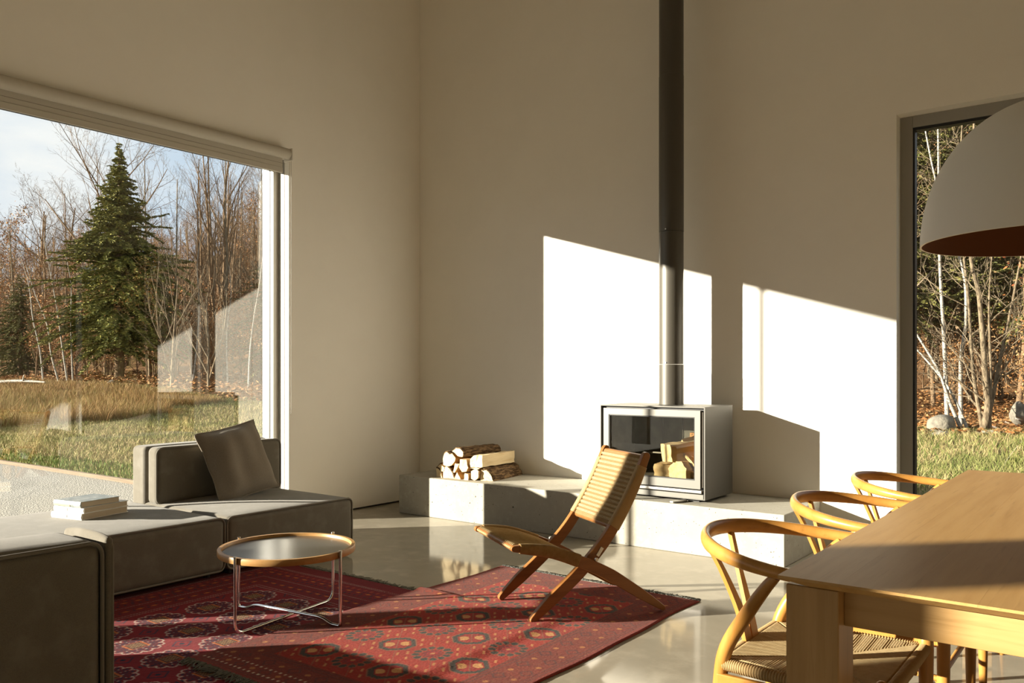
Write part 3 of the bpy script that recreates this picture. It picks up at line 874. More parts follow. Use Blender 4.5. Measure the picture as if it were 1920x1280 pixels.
def col_red(X, Y, rs):
    """deep red rug with rows of scalloped medallions; origin at its (x0,y0) corner"""
    W, Ln = 2.15, 3.0
    C = np.empty(X.shape + (3,)); C[:] = A((132, 16, 26))
    n1 = rs.uniform(0, 1, X.shape)
    put(C, n1 > .9, A((120, 20, 28)), .6)
    # medallion lattice
    sx_, sy_ = .27, .265
    ox, oy = -3.77 + 4.40, 2.699 - .30
    bl_, br_, bt, bb = .485, W - .485, Ln - .44, .44
    field = (X > bl_) & (X < br_) & (Y > bb) & (Y < bt)
    lx = (X - ox + sx_ / 2) % sx_ - sx_ / 2; ly = (Y - oy + sy_ / 2) % sy_ - sy_ / 2
    r = np.hypot(lx, ly); th = np.arctan2(ly, lx)
    sc = .094 + 0 * th
    navy, white, orange = A((30, 26, 52)), A((205, 190, 175)), A((205, 110, 40))
    put(C, field & (r < sc) & (r > .045), A((112, 16, 28)))
    dots = (np.sin(th * 18) * np.sin(r * 420) > .1) & (r < sc - .012) & (r > .045)
    put(C, field & dots, navy)
    dots2 = (np.sin(th * 12 + 1) > .86) & (np.sin(r * 260) > .6) & (r < sc - .016) & (r > .05)
    put(C, field & dots2, white)
    # ring of open white scallops
    k_ = np.round(th / (math.pi / 7)); a_ = th - k_ * (math.pi / 7)
    px_, py_ = r * np.cos(a_) - .094, r * np.sin(a_)
    rr_ = np.hypot(px_, py_)
    put(C, field & (np.abs(rr_ - .0195) < .0028) & (px_ > -.006), white, .85)
    put(C, field & (rr_ < .008), navy)
    q = np.maximum(np.abs(lx), np.abs(ly))
    put(C, field & (q < .043), A((70, 20, 28)))
    put(C, field & (np.abs(q - .040) < .0045), orange, .8)
    put(C, field & (q < .03) & (np.sin(lx * 420) * np.sin(ly * 420) > .25), A((190, 150, 90)))
    # small motifs between medallions
    l2x = (X - ox) % sx_ - sx_ / 2; l2y = (Y - oy) % sy_ - sy_ / 2
    r2 = np.abs(l2x) + np.abs(l2y)
    put(C, field & (np.abs(r2 - .045) < .006), navy)
    put(C, field & (r2 < .016), navy)
    put(C, field & (np.abs(lx) < .012) & (np.abs(np.abs(ly) - .132) < .03) & (np.sin(Y * 300) > .2), navy)
    # borders: dotted guards, flecks
    db = np.minimum(np.minimum(X, W - X), np.minimum(Y * 1.0, Ln - Y))
    along = np.where(np.minimum(X, W - X) < np.minimum(Y, Ln - Y), Y, X)
    put(C, (db < .47), A((118, 22, 30)), .75)
    for d in (.465, .44, .30, .13, .115):
        put(C, (np.abs(db - d) < .0035) & (np.sin(along * 420) > -.2), A((180, 150, 140)), .9)
    for d in (.37, .215):
        s_ = (along / .075) % 1 - .5; e = (db - d) / .02
        put(C, (np.abs(s_) * 2.2 + np.abs(e) < .55), orange, .85)
        put(C, (np.abs(np.abs(s_) - .5) * 3 + np.abs(e - .6) < .45), navy, .9)
        put(C, (np.abs(np.abs(s_) - .3) * 4 + np.abs(e + .9) < .4), navy, .9)
    put(C, (np.abs(db - .26) < .01) & (np.sin(along * 160) > .3), navy, .8)
    put(C, (np.abs(db - .17) < .012) & (np.sin(along * 130 + 1) > .5), A((165, 60, 40)), .8)
    C *= (1 + .12 * (rs.uniform(-1, 1, X.shape)))[..., None]
    ab = .06 * np.sin(Y * 23 + .6 * np.sin(Y * 71)); C *= (1 + ab)[..., None]
    return np.clip(C, 0, 1)
def col_brick(X, Y, rs):
    W, Ln = 1.305, 2.11
    red = A((156, 42, 22)); dark = A((66, 58, 50)); tan = A((196, 140, 84)); rim = A((140, 96, 70))
    C = np.empty(X.shape + (3,)); C[:] = red
    put(C, rs.uniform(0, 1, X.shape) > .85, A((150, 40, 34)), .7)
    sx_, sy_ = .205, .255
    ox, oy = .365, .395
    field = (X > .245) & (X < W - .245) & (Y > .25) & (Y < Ln - .25)
    i = np.round((X - ox) / sx_); j = np.round((Y - oy) / sy_)
    lx, ly = X - ox - i * sx_, Y - oy - j * sy_
    # parity: hexagons at (0,0), (0,2), (1,1) ... flowers between
    hexm = ((i + j) % 2) == 0
    jag = .005 * np.sign(np.sin((lx + ly) * 230)) 
    oct_ = np.maximum(np.maximum(np.abs(lx), np.abs(ly) * .9), (np.abs(lx) + np.abs(ly)) * .70)
    H_ = field & hexm
    put(C, H_ & (np.abs(oct_ - .068 + .3 * jag) < .011), dark)
    put(C, H_ & (np.abs(oct_ - .082 + .3 * jag) < .0024), rim, .7)
    ins = H_ & (oct_ < .056)
    put(C, ins, A((150, 38, 26)))
    a1 = (lx * ly > 0) & (np.abs(lx) + np.abs(ly) > .018) & (np.abs(np.abs(lx) - np.abs(ly)) < .036)
    put(C, ins & a1 & (oct_ < .05), tan)
    put(C, H_ & (np.abs(lx - ly * -.8) < .0022) & (oct_ < .06), rim)
    # flowers: ring of dark ovals
    Fm = field & ~hexm
    r = np.hypot(lx, ly * .9); th = np.arctan2(ly, lx)
    pet = ((th / (2 * math.pi) * 12) % 1) - .5
    o_ = (pet * .035) ** 2 / .0135 ** 2 + (r - .066) ** 2 / .016 ** 2
    put(C, Fm & (o_ < 1.6), rim, .6); put(C, Fm & (o_ < 1), dark)
    put(C, Fm & (r < .036), A((150, 38, 36)))
    o2 = (pet * .016) ** 2 / .006 ** 2 + (r - .034) ** 2 / .010 ** 2
    put(C, Fm & (o2 < 1), A((120, 44, 40)))
    put(C, Fm & (r < .010), tan, .7)
    # thin diagonal stems joining the motifs, small tan dashes
    dg = ((X - ox) / sx_ + (Y - oy) / sy_)
    put(C, field & (np.abs((dg + .5) % 1 - .5) < .010) & (oct_ > .078), rim, .8)
    for (ax, ay) in ((.09, .055), (-.09, -.055), (.05, .105), (-.05, -.105), (.09, -.09), (-.09, .09)):
        u_, v_ = lx - ax, ly - ay
        put(C, field & (np.abs(u_ + v_ * .7) < .006) & (np.abs(u_ * .7 - v_) < .020), tan, .75)
    # border
    db = np.minimum(np.minimum(X, W - X), np.minimum(Y, Ln - Y))
    along = np.where(np.minimum(X, W - X) < np.minimum(Y, Ln - Y), Y, X)
    bd = ~field & (db < .25)
    put(C, bd, A((122, 46, 30)))
    for d, ph in ((.17, 0), (.09, .5)):
        s_ = ((along / .16 + ph) % 1 - .5) * .16; e = db - d
        star = np.minimum(np.maximum(np.abs(s_) * 3, np.abs(e)), np.maximum(np.abs(s_), np.abs(e) * 3))
        star = np.minimum(star, np.maximum(np.abs(s_ + e) * 2.4, np.abs(s_ - e) * .8)); star = np.minimum(star, np.maximum(np.abs(s_ - e) * 2.4, np.abs(s_ + e) * .8))
        put(C, bd & (star < .0125), A((186, 120, 66)), .75)
        s2 = ((along / .16 + ph + .5) % 1 - .5) * .16
        put(C, bd & (np.abs(np.abs(s2) + np.abs(e) - .03) < .006), A((86, 44, 40)), .8)
    for d in (.235, .215, .05, .035):
        put(C, bd & (np.abs(db - d) < .004), A((98, 46, 40)), .8)
    put(C, (np.abs(Y - .06) < .0045) & (np.sin(X * 210) > .55), A((214, 190, 160)))
    put(C, (np.abs(Y - .12) < .0045) & (np.sin(X * 210) > .55), A((214, 190, 160)), .8)
    put(C, (db < .02), A((128, 48, 38)))
    put(C, rs.uniform(0, 1, X.shape) > .93, A((150, 100, 66)), .4)
    C *= (1 + .12 * rs.uniform(-1, 1, X.shape))[..., None]
    ab = .07 * np.sin(Y * 19 + .8 * np.sin(Y * 57)); C *= (1 + ab)[..., None]
    return np.clip(C, 0, 1)
ra = rug('rug', 'deep red rug with rows of scalloped white-outlined medallions under the sofa edge', R1['x0'], R1['y0'], R1['x1'] - R1['x0'], R1['y1'] - R1['y0'], .005, col_red, z1, seed=3)
fringe(ra, R1['x0'] + .02, R1['x1'] - .02, R1['y1'], 1, z1, M['fringe_pale'], 5, ln=.055, n=300)
rb = rug('rug', 'brick red rug with dark octagons and flower rings overlapping the deep red rug', -3.16, 1.935, 1.305, 2.11, .004, col_brick, z2, seed=8)
fringe(rb, -3.155, -1.86, 4.045, 1, z2, M['fringe'], 6, n=230)
fringe(rb, -3.155, -1.86, 1.935, -1, z2, M['fringe'], 7, ln=.06, n=260)

# ================================================================== folding lounge chair
def rail(path, hs, y0, y1, name, m, parent, bevel=.005, k=6):
    """flat plank following a path in the xz plane between y0 and y1; hs = plank height along the path"""
    P = smooth_path([(p[0], 0, p[1]) for p in path], k); n = len(P)
    H_ = lerp_list(hs, n); vs_, fs = [], []
    for i in range(n):
        t = (P[min(i + 1, n - 1)] - P[max(i - 1, 0)]).normalized()
        nn = Vector((-t.z, 0, t.x)) * H_[i] / 2
        for y in (y0, y1):
            for s in (-1, 1):
                q = P[i] + nn * s; vs_.append((q.x, y, q.z))
    # order per ring: y0-,y0+,y1-,y1+
    for i in range(n - 1):
        a, b = i * 4, i * 4 + 4
        fs += [(a, a + 1, b + 1, b), (a + 2, b + 2, b + 3, a + 3), (a + 1, a + 3, b + 3, b + 1), (a, b, b + 2, a + 2)]
    # rounded ends
    g = G().add(vs_, fs)
    for e, d in ((0, -1), (n - 1, 1)):
        t = (P[1] - P[0]).normalized() * -1 if d < 0 else (P[-1] - P[-2]).normalized()
        nn = Vector((-t.z, 0, t.x)) * H_[e] / 2; K = 6
        ring0 = [P[e] + nn * math.cos(math.pi * j / K) + t * math.sin(math.pi * j / K) * H_[e] / 2 for j in range(K + 1)]
        a = [(q.x, y0, q.z) for q in ring0] + [(q.x, y1, q.z) for q in ring0]
        m_ = K + 1
        ff = [tuple(range(m_)), tuple(reversed(range(m_, 2 * m_)))] + [(j, m_ + j, m_ + j + 1, j + 1) for j in range(K)]
        g.add(a, ff)
    return g.obj(name, m, parent, bevel=bevel, seg=2), P
lc = thing('lounge_chair', 'folding teak lounge chair with woven paper cord seat and back', 'chair', (-2.268, 3.172, .0125), R(58.3))
WY = .552
BP = [(.004, .012), (.105, .098), (.245, .213), (.375, .345), (.468, .475), (.550, .62), (.615, .765)]
SP = [(-.112, .366), (-.03, .357), (.09, .333), (.262, .266), (.396, .198), (.55, .100), (.682, .014)]
bh = [.032, .056, .060, .056, .052, .048, .040]; shs = [.028, .042, .050, .056, .062, .052, .026]
th = .030
BI = .046
for y0, nm in ((BI, 0), (WY - BI - th, 1)):
    rb_, PB = rail(BP, bh, y0, y0 + th, 'back_leg_rail', M['teak'], lc)
for y0 in (0, WY - th):
    rs_, PS = rail(SP, shs, y0, y0 + th, 'seat_leg_rail', M['teak'], lc)
for y in (-.002, WY + .002):
    s = 1 if y > 0 else -1
    G().tube([(.312, y - s * .01, .285), (.312, y + s * .003, .285)], .008, 12).obj('pivot_bolt', M['steel'], lc, smooth=40)
for y, s in ((BI - .002, -1), (WY - BI + .002, 1)):
    G().box(-.009, -.002, -.024, .009, .002, .024).obj('pivot_plate', M['steel'], lc, bevel=.0015, loc=(.352, y, .31), rot=(0, R(35), 0))
def along_path(P, t):
    n = len(P) - 1; f = t * n; i = min(int(f), n - 1); return P[i].lerp(P[i + 1], f - i)
def nrm(P, t):
    a, b = along_path(P, max(t - .02, 0)), along_path(P, min(t + .02, 1)); d = (b - a).normalized(); return Vector((-d.z, 0, d.x))
# crossbars
bt0, bt1 = .60, .985
pb, pt_ = along_path(PB, bt0), along_path(PB, bt1)
yi0, yi1 = BI + th, WY - BI - th
for p in (pb, pt_):
    G().tube([(p.x, yi0 - .01, p.z), (p.x, yi1 + .01, p.z)], .013, 12).obj('cross_bar', M['teak'], lc, smooth=60)
s0_, s1_ = along_path(PS, .02), along_path(PS, .47)
for p in (s0_, s1_):
    G().tube([(p.x, th - .01, p.z), (p.x, WY - th + .01, p.z)], .013, 12).obj('cross_bar', M['teak'], lc, smooth=60)
def cords(P, t0, t1, y0, y1, n, off, name, rows, bar_r=.016, rad=.0033, m=None):
    """lengthwise cords wrapped over both bars plus crossing rows"""
    g = G(); K = 12
    for i in range(n):
        y = y0 + (y1 - y0) * (i + .5) / n
        pts = []
        for s in (1, -1):
            seq = range(K + 1) if s > 0 else range(K, -1, -1)
            for k in seq:
                t = t0 + (t1 - t0) * k / K
                o = along_path(P, t); nn = nrm(P, t)
                wv = (.0025 * math.sin(k * math.pi + i * math.pi)) if 0 < k < K else 0
                pts.append(o + nn * (s * off + wv) + Vector((0, y, 0)))
            # wrap over the end bar
            t = t1 if s > 0 else t0
            o = along_path(P, t); d = (along_path(P, min(t1, 1)) - along_path(P, t1 - .03)).normalized() if s > 0 else (along_path(P, t0) - along_path(P, t0 + .03)).normalized()
            pts.append(o + d * bar_r * 1.05 + Vector((0, y, 0)))
        g.tube(pts, rad, 5, closed=True)
    o1 = g.obj(name, m or M['cord'], lc, smooth=80, fix=False); o1['kind'] = 'stuff'
    if rows:
        g = G()
        for j in range(rows):
            t = t0 + (t1 - t0) * (j + 1) / (rows + 1)
            o = along_path(P, t); nn = nrm(P, t)
            for dd in (-.0032, .0032):
                pts = []
                for k in range(25):
                    y = y0 - .012 + (y1 - y0 + .024) * k / 24
                    pts.append(o + nn * (off + .0035) + Vector((nn.z * dd * -1, y, nn.x * dd)))
                g.tube(pts, .0030, 5)
        o2 = g.obj('cross_cord', M['cord_pale'], lc, smooth=80, fix=False); o2['kind'] = 'stuff'
def wrap(P, t0, t1, y0, y1, hs, m, n=64):
    """cord wound closely around a rail"""
    g = G(); H_ = lambda t: np.interp(t * (len(hs) - 1), range(len(hs)), hs)
    for i in range(n):
        t = t0 + (t1 - t0) * (i + .5) / n; o = along_path(P, t); nn = nrm(P, t); hh = H_(t) / 2 + .0015
        a, b = y0 - .0015, y1 + .0015
        q = [o - nn * hh, o + nn * hh]
        ring = [(q[0].x, a, q[0].z), (q[1].x, a, q[1].z), (q[1].x, b, q[1].z), (q[0].x, b, q[0].z)]
        pts = []
        for k in range(4):
            A_, B_ = Vector(ring[k]), Vector(ring[(k + 1) % 4]); pts += [A_.lerp(B_, .12), A_.lerp(B_, .88)]
        g.tube(pts, .0030, 4, closed=True, up=(P[1] - P[0]).normalized() if False else None)
    o = g.obj('cord_wrap', m, lc, smooth=80, fix=False); o['kind'] = 'stuff'
cords(PB, bt0 + .005, bt1 - .004, yi0 + .004, yi1 - .004, 38, .0145, 'woven_back', 15, rad=.0027)
cords(PS, .03, .465, th + .004, WY - th - .004, 27, .0145, 'woven_seat', 0, rad=.0044, m=M['cord_pale'])
for y0 in (BI, WY - BI - th): wrap(PB, .60, .93, y0, y0 + th, bh, M['cord'], 70)
for y0 in (0, WY - th): wrap(PS, .08, .46, y0, y0 + th, shs, M['cord_dark'] if y0 == 0 else M['cord'], 70)

# ================================================================== dining table
TX0, TX1, TY0, TY1, TZ = -.665, .40, 1.865, 4.40, .74
dt = thing('dining_table', 'long solid oak dining table with square legs and undercut plank top', 'table', ((TX0 + TX1) / 2, (TY0 + TY1) / 2, 0))
hx, hy = (TX1 - TX0) / 2, (TY1 - TY0) / 2
NP = 8; pw = 2 * hx / NP; TH = .028; UC = .05
for i in range(NP):
    a, b = -hx + i * pw + (.0001 if i else 0), -hx + (i + 1) * pw - (.0001 if i < NP - 1 else 0)
    lo_a = a + (UC if i == 0 else 0); lo_b = b - (UC if i == NP - 1 else 0)
    lip = .006
    g = G()
    top = [(a, -hy, TZ), (b, -hy, TZ), (b, hy, TZ), (a, hy, TZ)]
    mid = [(x, y, TZ - lip) for x, y, z in top]
    low = [(lo_a, -hy + UC, TZ - TH), (lo_b, -hy + UC, TZ - TH), (lo_b, hy - UC, TZ - TH), (lo_a, hy - UC, TZ - TH)]
    g.add(top + mid + low, [(0, 1, 2, 3), (11, 10, 9, 8)] + [(k, k + 4, (k + 1) % 4 + 4, (k + 1) % 4) for k in range(4)] + [(k + 4, k + 8, (k + 1) % 4 + 8, (k + 1) % 4 + 4) for k in range(4)])
    g.obj('plank', M['oak_y'], dt)
lw = .118
for sx in (-1, 1):
    for sy in (-1, 1):
        cx_, cy_ = sx * (hx - .002 - lw / 2), sy * (hy - .05 - lw / 2)
        G().box(cx_ - lw / 2, cy_ - lw / 2, 0, cx_ + lw / 2, cy_ + lw / 2, TZ - TH - .0005).obj('leg', M['oak_z'], dt, bevel=.003)
for sy in (-1, 1):
    yy = sy * (hy - .105)
    G().box(-hx + .002 + lw, yy - .014, .625, hx - .002 - lw, yy + .014, TZ - TH).obj('apron', M['oak_x'], dt, bevel=.002)
for sx in (-1, 1):
    xx = sx * (hx - .10)
    G().box(xx - .014, -hy + .05 + lw, .64, xx + .014, hy - .05 - lw, TZ - TH).obj('apron', M['oak_y'], dt, bevel=.002)

# ================================================================== dining chairs
def seat_height(X, Y, fx, fy, cell=.0072):
    pass
def make_dining_chair(label):
    """local frame: +x to the front (towards the table)"""
    t = thing('dining_chair', label, 'chair', (0, 0, 0), 0, 'dining chairs along one side of the table')
    def wound(pts, r, m):
        P = smooth_path(pts, 90); rr = [r + (.0022 if i % 3 else -.0004) for i in range(len(P))]
        G().tube(P, rr, 10).obj('seat_rail', m, t, smooth=80, fix=False)
    # front legs
    for s in (-1, 1):
        prof = [(.012, 0), (.0135, .02), (.018, .22), (.0195, .36), (.0205, .43), (.0195, .452), (.0155, .468), (.008, .477), (0, .479)]
        G().lathe(prof, 16).obj('leg', M['chair_oak'], t, smooth=60, loc=(.243, s * .246, 0))
        # rear leg sweeping up and forward into the arm
        pts = smooth_path([(-.195, s * .194, 0), (-.185, s * .200, .20), (-.172, s * .207, .37), (-.150, s * .216, .47), (-.085, s * .240, .575), (-.028, s * .262, .655), (.004, s * .273, .692)], 5)
        G().tube(pts, lerp_list([.0125, .0155, .0185, .0195, .0185, .0155, .012], len(pts)), 12).obj('leg', M['chair_oak'], t, smooth=70)
        # flat side stretcher under the seat
        G().box(-.172, s * .222 - .008, .352, .225, s * .222 + .008, .402).obj('stretcher', M['rail_oak'], t, bevel=.003)
        wound([(-.165, s * .212, .425), (.03, s * .228, .425), (.235, s * .24, .425)], .0145, M['cord'])
    wound([(.240, -.235, .425), (.243, 0, .427), (.240, .235, .425)], .0155, M['cord'])
    wound([(-.168, -.205, .425), (-.172, 0, .425), (-.168, .205, .425)], .015, M['cord'])
    G().tube([(.225, -.23, .25), (.225, .23, .25)], .0095, 10).obj('stretcher', M['rail_oak'], t, smooth=60)
    G().tube([(-.182, -.2, .23), (-.182, .2, .23)], .0095, 10).obj('stretcher', M['rail_oak'], t, smooth=60)
    for s in (-1, 1):
        G().tube([(-.18, s * .2, .28), (.23, s * .236, .26)], .0095, 10).obj('stretcher', M['rail_oak'], t, smooth=60)
    # bent back-and-arm rail
    ctr = []
    for a, rr in ((100, 0), (112, 0), (125, 0), (140, 0), (155, 0), (168, 0), (180, 0)):
        ctr.append(a)
    pts = [(.125, .282, .700), (.06, .284, .702), (-.01, .280, .706), (-.09, .262, .713), (-.165, .222, .721), (-.225, .163, .729), (-.265, .088, .735), (-.280, 0, .738)]
    pts = pts + [(x, -y, z) for x, y, z in reversed(pts[:-1])]
    sp = smooth_path(pts, 5); n = len(sp)
    fl_ = []
    for i in range(n):
        u = abs(2 * i / (n - 1) - 1)              # 1 at the arm tips, 0 at the middle of the back
        f = min(1, max(0, (u - .25) / .5))
        a_, b_ = .0135 + .0035 * f, .0215 - .0055 * f
        if u > .95: a_ *= .8; b_ *= .8
        fl_.append((a_, b_))
    G().tube(sp, .02, 14, flat=fl_, up=(0, 0, 1)).obj('back_rail', M['rail_oak'], t, smooth=75)
    # Y-shaped back splat
    spl = G()
    def strip(path, ws, th_):
        P = smooth_path(path, 5); n_ = len(P); W_ = lerp_list(ws, n_); v, f = [], []
        for i in range(n_):
            for (dx, dy) in ((-th_, -W_[i]), (-th_, W_[i]), (th_, W_[i]), (th_, -W_[i])):
                v.append(P[i] + Vector((dx, dy, 0)))
        for i in range(n_ - 1):
            for k in range(4):
                a, b = i * 4 + k, i * 4 + (k + 1) % 4
                f.append((a, b, b + 4, a + 4))
        f += [(3, 2, 1, 0), tuple(range((n_ - 1) * 4, n_ * 4))]
        spl.add(v, f)
    for s in (-1, 1):
        strip([(-.165, s * .024, .425), (-.188, s * .030, .52), (-.232, s * .058, .64), (-.268, s * .092, .728)], [.0225, .0195, .012, .011], .006)
    spl.obj('back_splat', M['chair_oak'], t, smooth=40)
    # woven cord seat: four wedges of cord meeting along the diagonals
    nx, ny = 190, 190
    u = np.linspace(-1, 1, nx); v = np.linspace(-1, 1, ny); U, Vv = np.meshgrid(u, v)
    xx = .034 + U * .206; half = .2075 + (U + 1) / 2 * .031
    yy = Vv * half
    dfx = (1 - np.abs(U)) ; dfy = (1 - np.abs(Vv))
    side = (np.abs(Vv) * 1.0 > np.abs(U))           # wedges on the side rails: cords run across the rail (along y)
    ph = np.where(side, xx, yy) / .0062
    rid = np.abs(np.sin(ph * math.pi)) ** .7 * .0030
    dish = -.013 * np.clip(np.minimum(dfx, dfy), 0, 1) ** .8
    dia = np.clip(np.abs(np.abs(Vv) - np.abs(U)) / .02, 0, 1)
    z = .4395 + dish + rid * (.3 + .7 * dia) - .006 * (1 - dia) ** 2
    lip = np.maximum(np.abs(U), np.abs(Vv))
    z = z - .022 * np.clip((lip - .93) / .07, 0, 1) ** 2
    Vt = np.stack([xx, yy, z], -1).reshape(-1, 3)
    Vb = Vt.copy(); Vb[:, 2] = .425 - .002
    idx = np.arange(nx * ny).reshape(ny, nx)
    F = np.stack([idx[:-1, :-1], idx[:-1, 1:], idx[1:, 1:], idx[1:, :-1]], -1).reshape(-1, 4)
    keep = idx[::27, ::27]
    b0 = len(Vt); corners = [idx[0, 0], idx[0, -1], idx[-1, -1], idx[-1, 0]]
    Vd = np.array([Vt[c] for c in corners]); Vd[:, 2] = .405
    rim_ = [idx[0, :], idx[:, -1], idx[-1, ::-1], idx[::-1, 0]]
    F3 = [(b0, b0 + 3, b0 + 2, b0 + 1)]
    me = np_mesh('woven_seat', np.concatenate([Vt, Vd]), np.concatenate([F, np.array(F3)]), M['cord_pale'], smooth=True)
    o = link('woven_seat', me, t); o['kind'] = 'stuff'
    return t
ch = make_dining_chair('oiled oak dining chair with bent back rail with its front beside the near table leg')
ch.location = (-.735, 2.315, 0)
for yy, lab in ((3.06, 'oiled oak dining chair standing second, between its two neighbours along the table'),
                (3.83, 'oiled oak dining chair standing third, before the tall narrow window')):
    c = copy_tree(ch); c.location = (-.735, yy, 0); c['label'] = lab

# ================================================================== pendant lamp
pl = thing('pendant_lamp', 'big matte grey dome pendant lamp with brown inside over the table', 'lamp', (-.233, 3.10, 1.609))
RP, HP = .375, .445
prof = []
for k in range(25):
    a = R(90) * k / 24
    prof.append((max(RP * math.cos(a) ** .92, .012), HP * math.sin(a) ** 1.0))
inn = [(max(r - .006, .006), z - (.006 if k > 20 else 0.0)) for k, (r, z) in enumerate(prof)]
g = G(); n = 96
def surf(pr):
    v = [(r * math.cos(2 * math.pi * j / n), r * math.sin(2 * math.pi * j / n), z) for r, z in pr for j in range(n)]
    f = [(i * n + j, i * n + (j + 1) % n, (i + 1) * n + (j + 1) % n, (i + 1) * n + j) for i in range(len(pr) - 1) for j in range(n)]
    return v, f
sh_ = G(); v, f = surf([inn[0]] + prof); sh_.add(v, f); sh_.obj('shade', M['shade_out'], pl, smooth=80, fix=False)
si = G(); v, f = surf(inn); si.add(v, [tuple(reversed(q)) for q in f]); si.obj('shade_lining', M['shade_in'], pl, smooth=80, fix=False)
G().tube([(0, 0, HP - .02), (0, 0, HP + .05)], .02, 16).obj('cap', M['shade_out'], pl, smooth=50)
G().tube([(0, 0, HP + .04), (0, 0, CEIL - 1.609 - .02)], .003, 8).obj('cable', M['black'], pl)
G().tube([(0, 0, CEIL - 1.609 - .025), (0, 0, CEIL - 1.609)], .06, 24).obj('ceiling_rose', M['shade_out'], pl, smooth=50)
G().tube([(0, 0, HP - .10), (0, 0, HP - .01)], .022, 16).obj('lamp_holder', M['black'], pl, smooth=50)
G().lathe([(0, 0), (.022, .006), (.03, .025), (.022, .05), (.014, .062), (.014, .07)], 16, (0, 0, HP - .17)).obj('bulb', M['plastic'], pl, smooth=60)

# ================================================================== outdoors
def hgt(x, y):
    x, y = np.asarray(x, float), np.asarray(y, float)
    t = sm(0, 1, (-x - 14) / 18) * sm(6, 17, y) * 1.0
    q = np.maximum(y - 18, 0)
    hill = .30 * q * q / (q + 8)
    return -.12 + t + .25 * sm(12, 16.5, y) * (1 - sm(0, 1, (-x - 10) / 10)) + hill * (.55 + .45 * sm(0, 1, (-x - 8) / 30))
def vnoise(x, y, s, seed=0):
    r = np.zeros_like(x, dtype=float)
    for k in range(5):
        a = seed * 1.7 + k * 2.4; f = s * 1.7 ** k
        r += np.sin(f * (x * math.cos(a) + y * math.sin(a)) + 3.1 * np.sin(f * .6 * (y * math.cos(a) - x * math.sin(a)) + a)) / 1.5 ** k
    return .5 + r / 4.5
M['ground'] = mat('meadow_ground', (.2, .16, .08), .95, spec=.1, attr='Col', k=.72, var=[((.10, .075, .03), 5., one, .5, .75)], bump=(9., .8, .05, one))
M['gravel'] = mat('grey_gravel', (.36, .34, .30), .9, spec=.15, k=.9, var=[((.23, .215, .185), 80., one, .42, .62), ((.46, .44, .39), 120., one, .56, .68)], bump=(60., .7, .012, one, 'voronoi'))
M['grass'] = mat('grass_blade', (.2, .2, .05), .75, spec=.15, attr='Col', k=.78)
M['timber'] = mat('weathered_timber', (.20, .14, .085), .85, var=((.14, .095, .055), 1., (1.5, 40, 40), .4, .7))
M['bark_tan'] = mat('tan_bark', (.24, .185, .12), .9, spec=.1, var=[((.10, .075, .048), 1., (22, 22, 9), .45, .62), ((.30, .24, .165), 1., (40, 40, 12), .55, .75)], bump=(1., .8, .02, (30, 30, 10)))
M['bark_brown'] = mat('brown_bark', (.205, .135, .078), .9, spec=.1, var=((.12, .077, .042), 1., (14, 14, 5), .45, .7))
M['birch'] = mat('birch_bark', (.44, .41, .355), .8, spec=.15, var=[((.32, .27, .21), 1., (3, 3, 5), .5, .75), ((.07, .058, .045), 1., (12, 12, 40), .55, .62)])
M['leaf'] = mat('dry_leaf', (.3, .13, .04), .8, spec=.15, attr='Col', k=.8)
M['needle'] = mat('needle_spray', (.08, .1, .02), .75, spec=.15, attr='Col', k=1.05)
M['boulder'] = mat('lichened_boulder', (.24, .215, .165), .9, var=((.14, .125, .10), 6., one, .4, .65), bump=(14, .8, .03, one))

def terrain(name, xr, yr, st):
    xs, ys = np.arange(xr[0], xr[1] + st / 2, st), np.arange(yr[0], yr[1] + st / 2, st)
    X, Y = np.meshgrid(xs, ys)
    Z = hgt(X, Y) + (.03 * (vnoise(X, Y, 1.1, 2) - .5) if st < 1 else 0)
    n = vnoise(X, Y, .9, 1); n2 = vnoise(X, Y, .35, 5)
    C = np.empty(X.shape + (3,)); C[:] = (.27, .225, .105)
    def mixc(c, k): C[:] = C * (1 - k[..., None]) + np.array(c) * k[..., None]
    mixc((.16, .17, .045), sm(.45, .75, n2))
    mixc((.35, .28, .15), sm(.55, .8, n))
    mixc((.13, .165, .04), (1 - sm(5.5, 6.2, Y)) * .8)
    tall = sm(0, 1.5, -X - (19.6 + np.maximum(Y - 10, 0) * .6 + np.maximum(9 - Y, 0) * .4)) * sm(5.9, 6.6, Y) * (1 - sm(14.5, 16, Y))
    mixc((.25, .165, .065), tall * .8)
    mixc((.27, .14, .06), sm(15.3, 17.6, Y + (n - .5) * 2))
    idx = np.arange(X.size).reshape(X.shape)
    F = np.stack([idx[:-1, :-1], idx[:-1, 1:], idx[1:, 1:], idx[1:, :-1]], -1).reshape(-1, 4)
    me = np_mesh(name, np.stack([X, Y, Z], -1).reshape(-1, 3), F, M['ground'], C.reshape(-1, 3), smooth=True)
    return tag(link(name, me), kind='structure')
terrain('meadow', (-64, 16), (6.2, 40.2), .4)
lowx = np.array([0.])
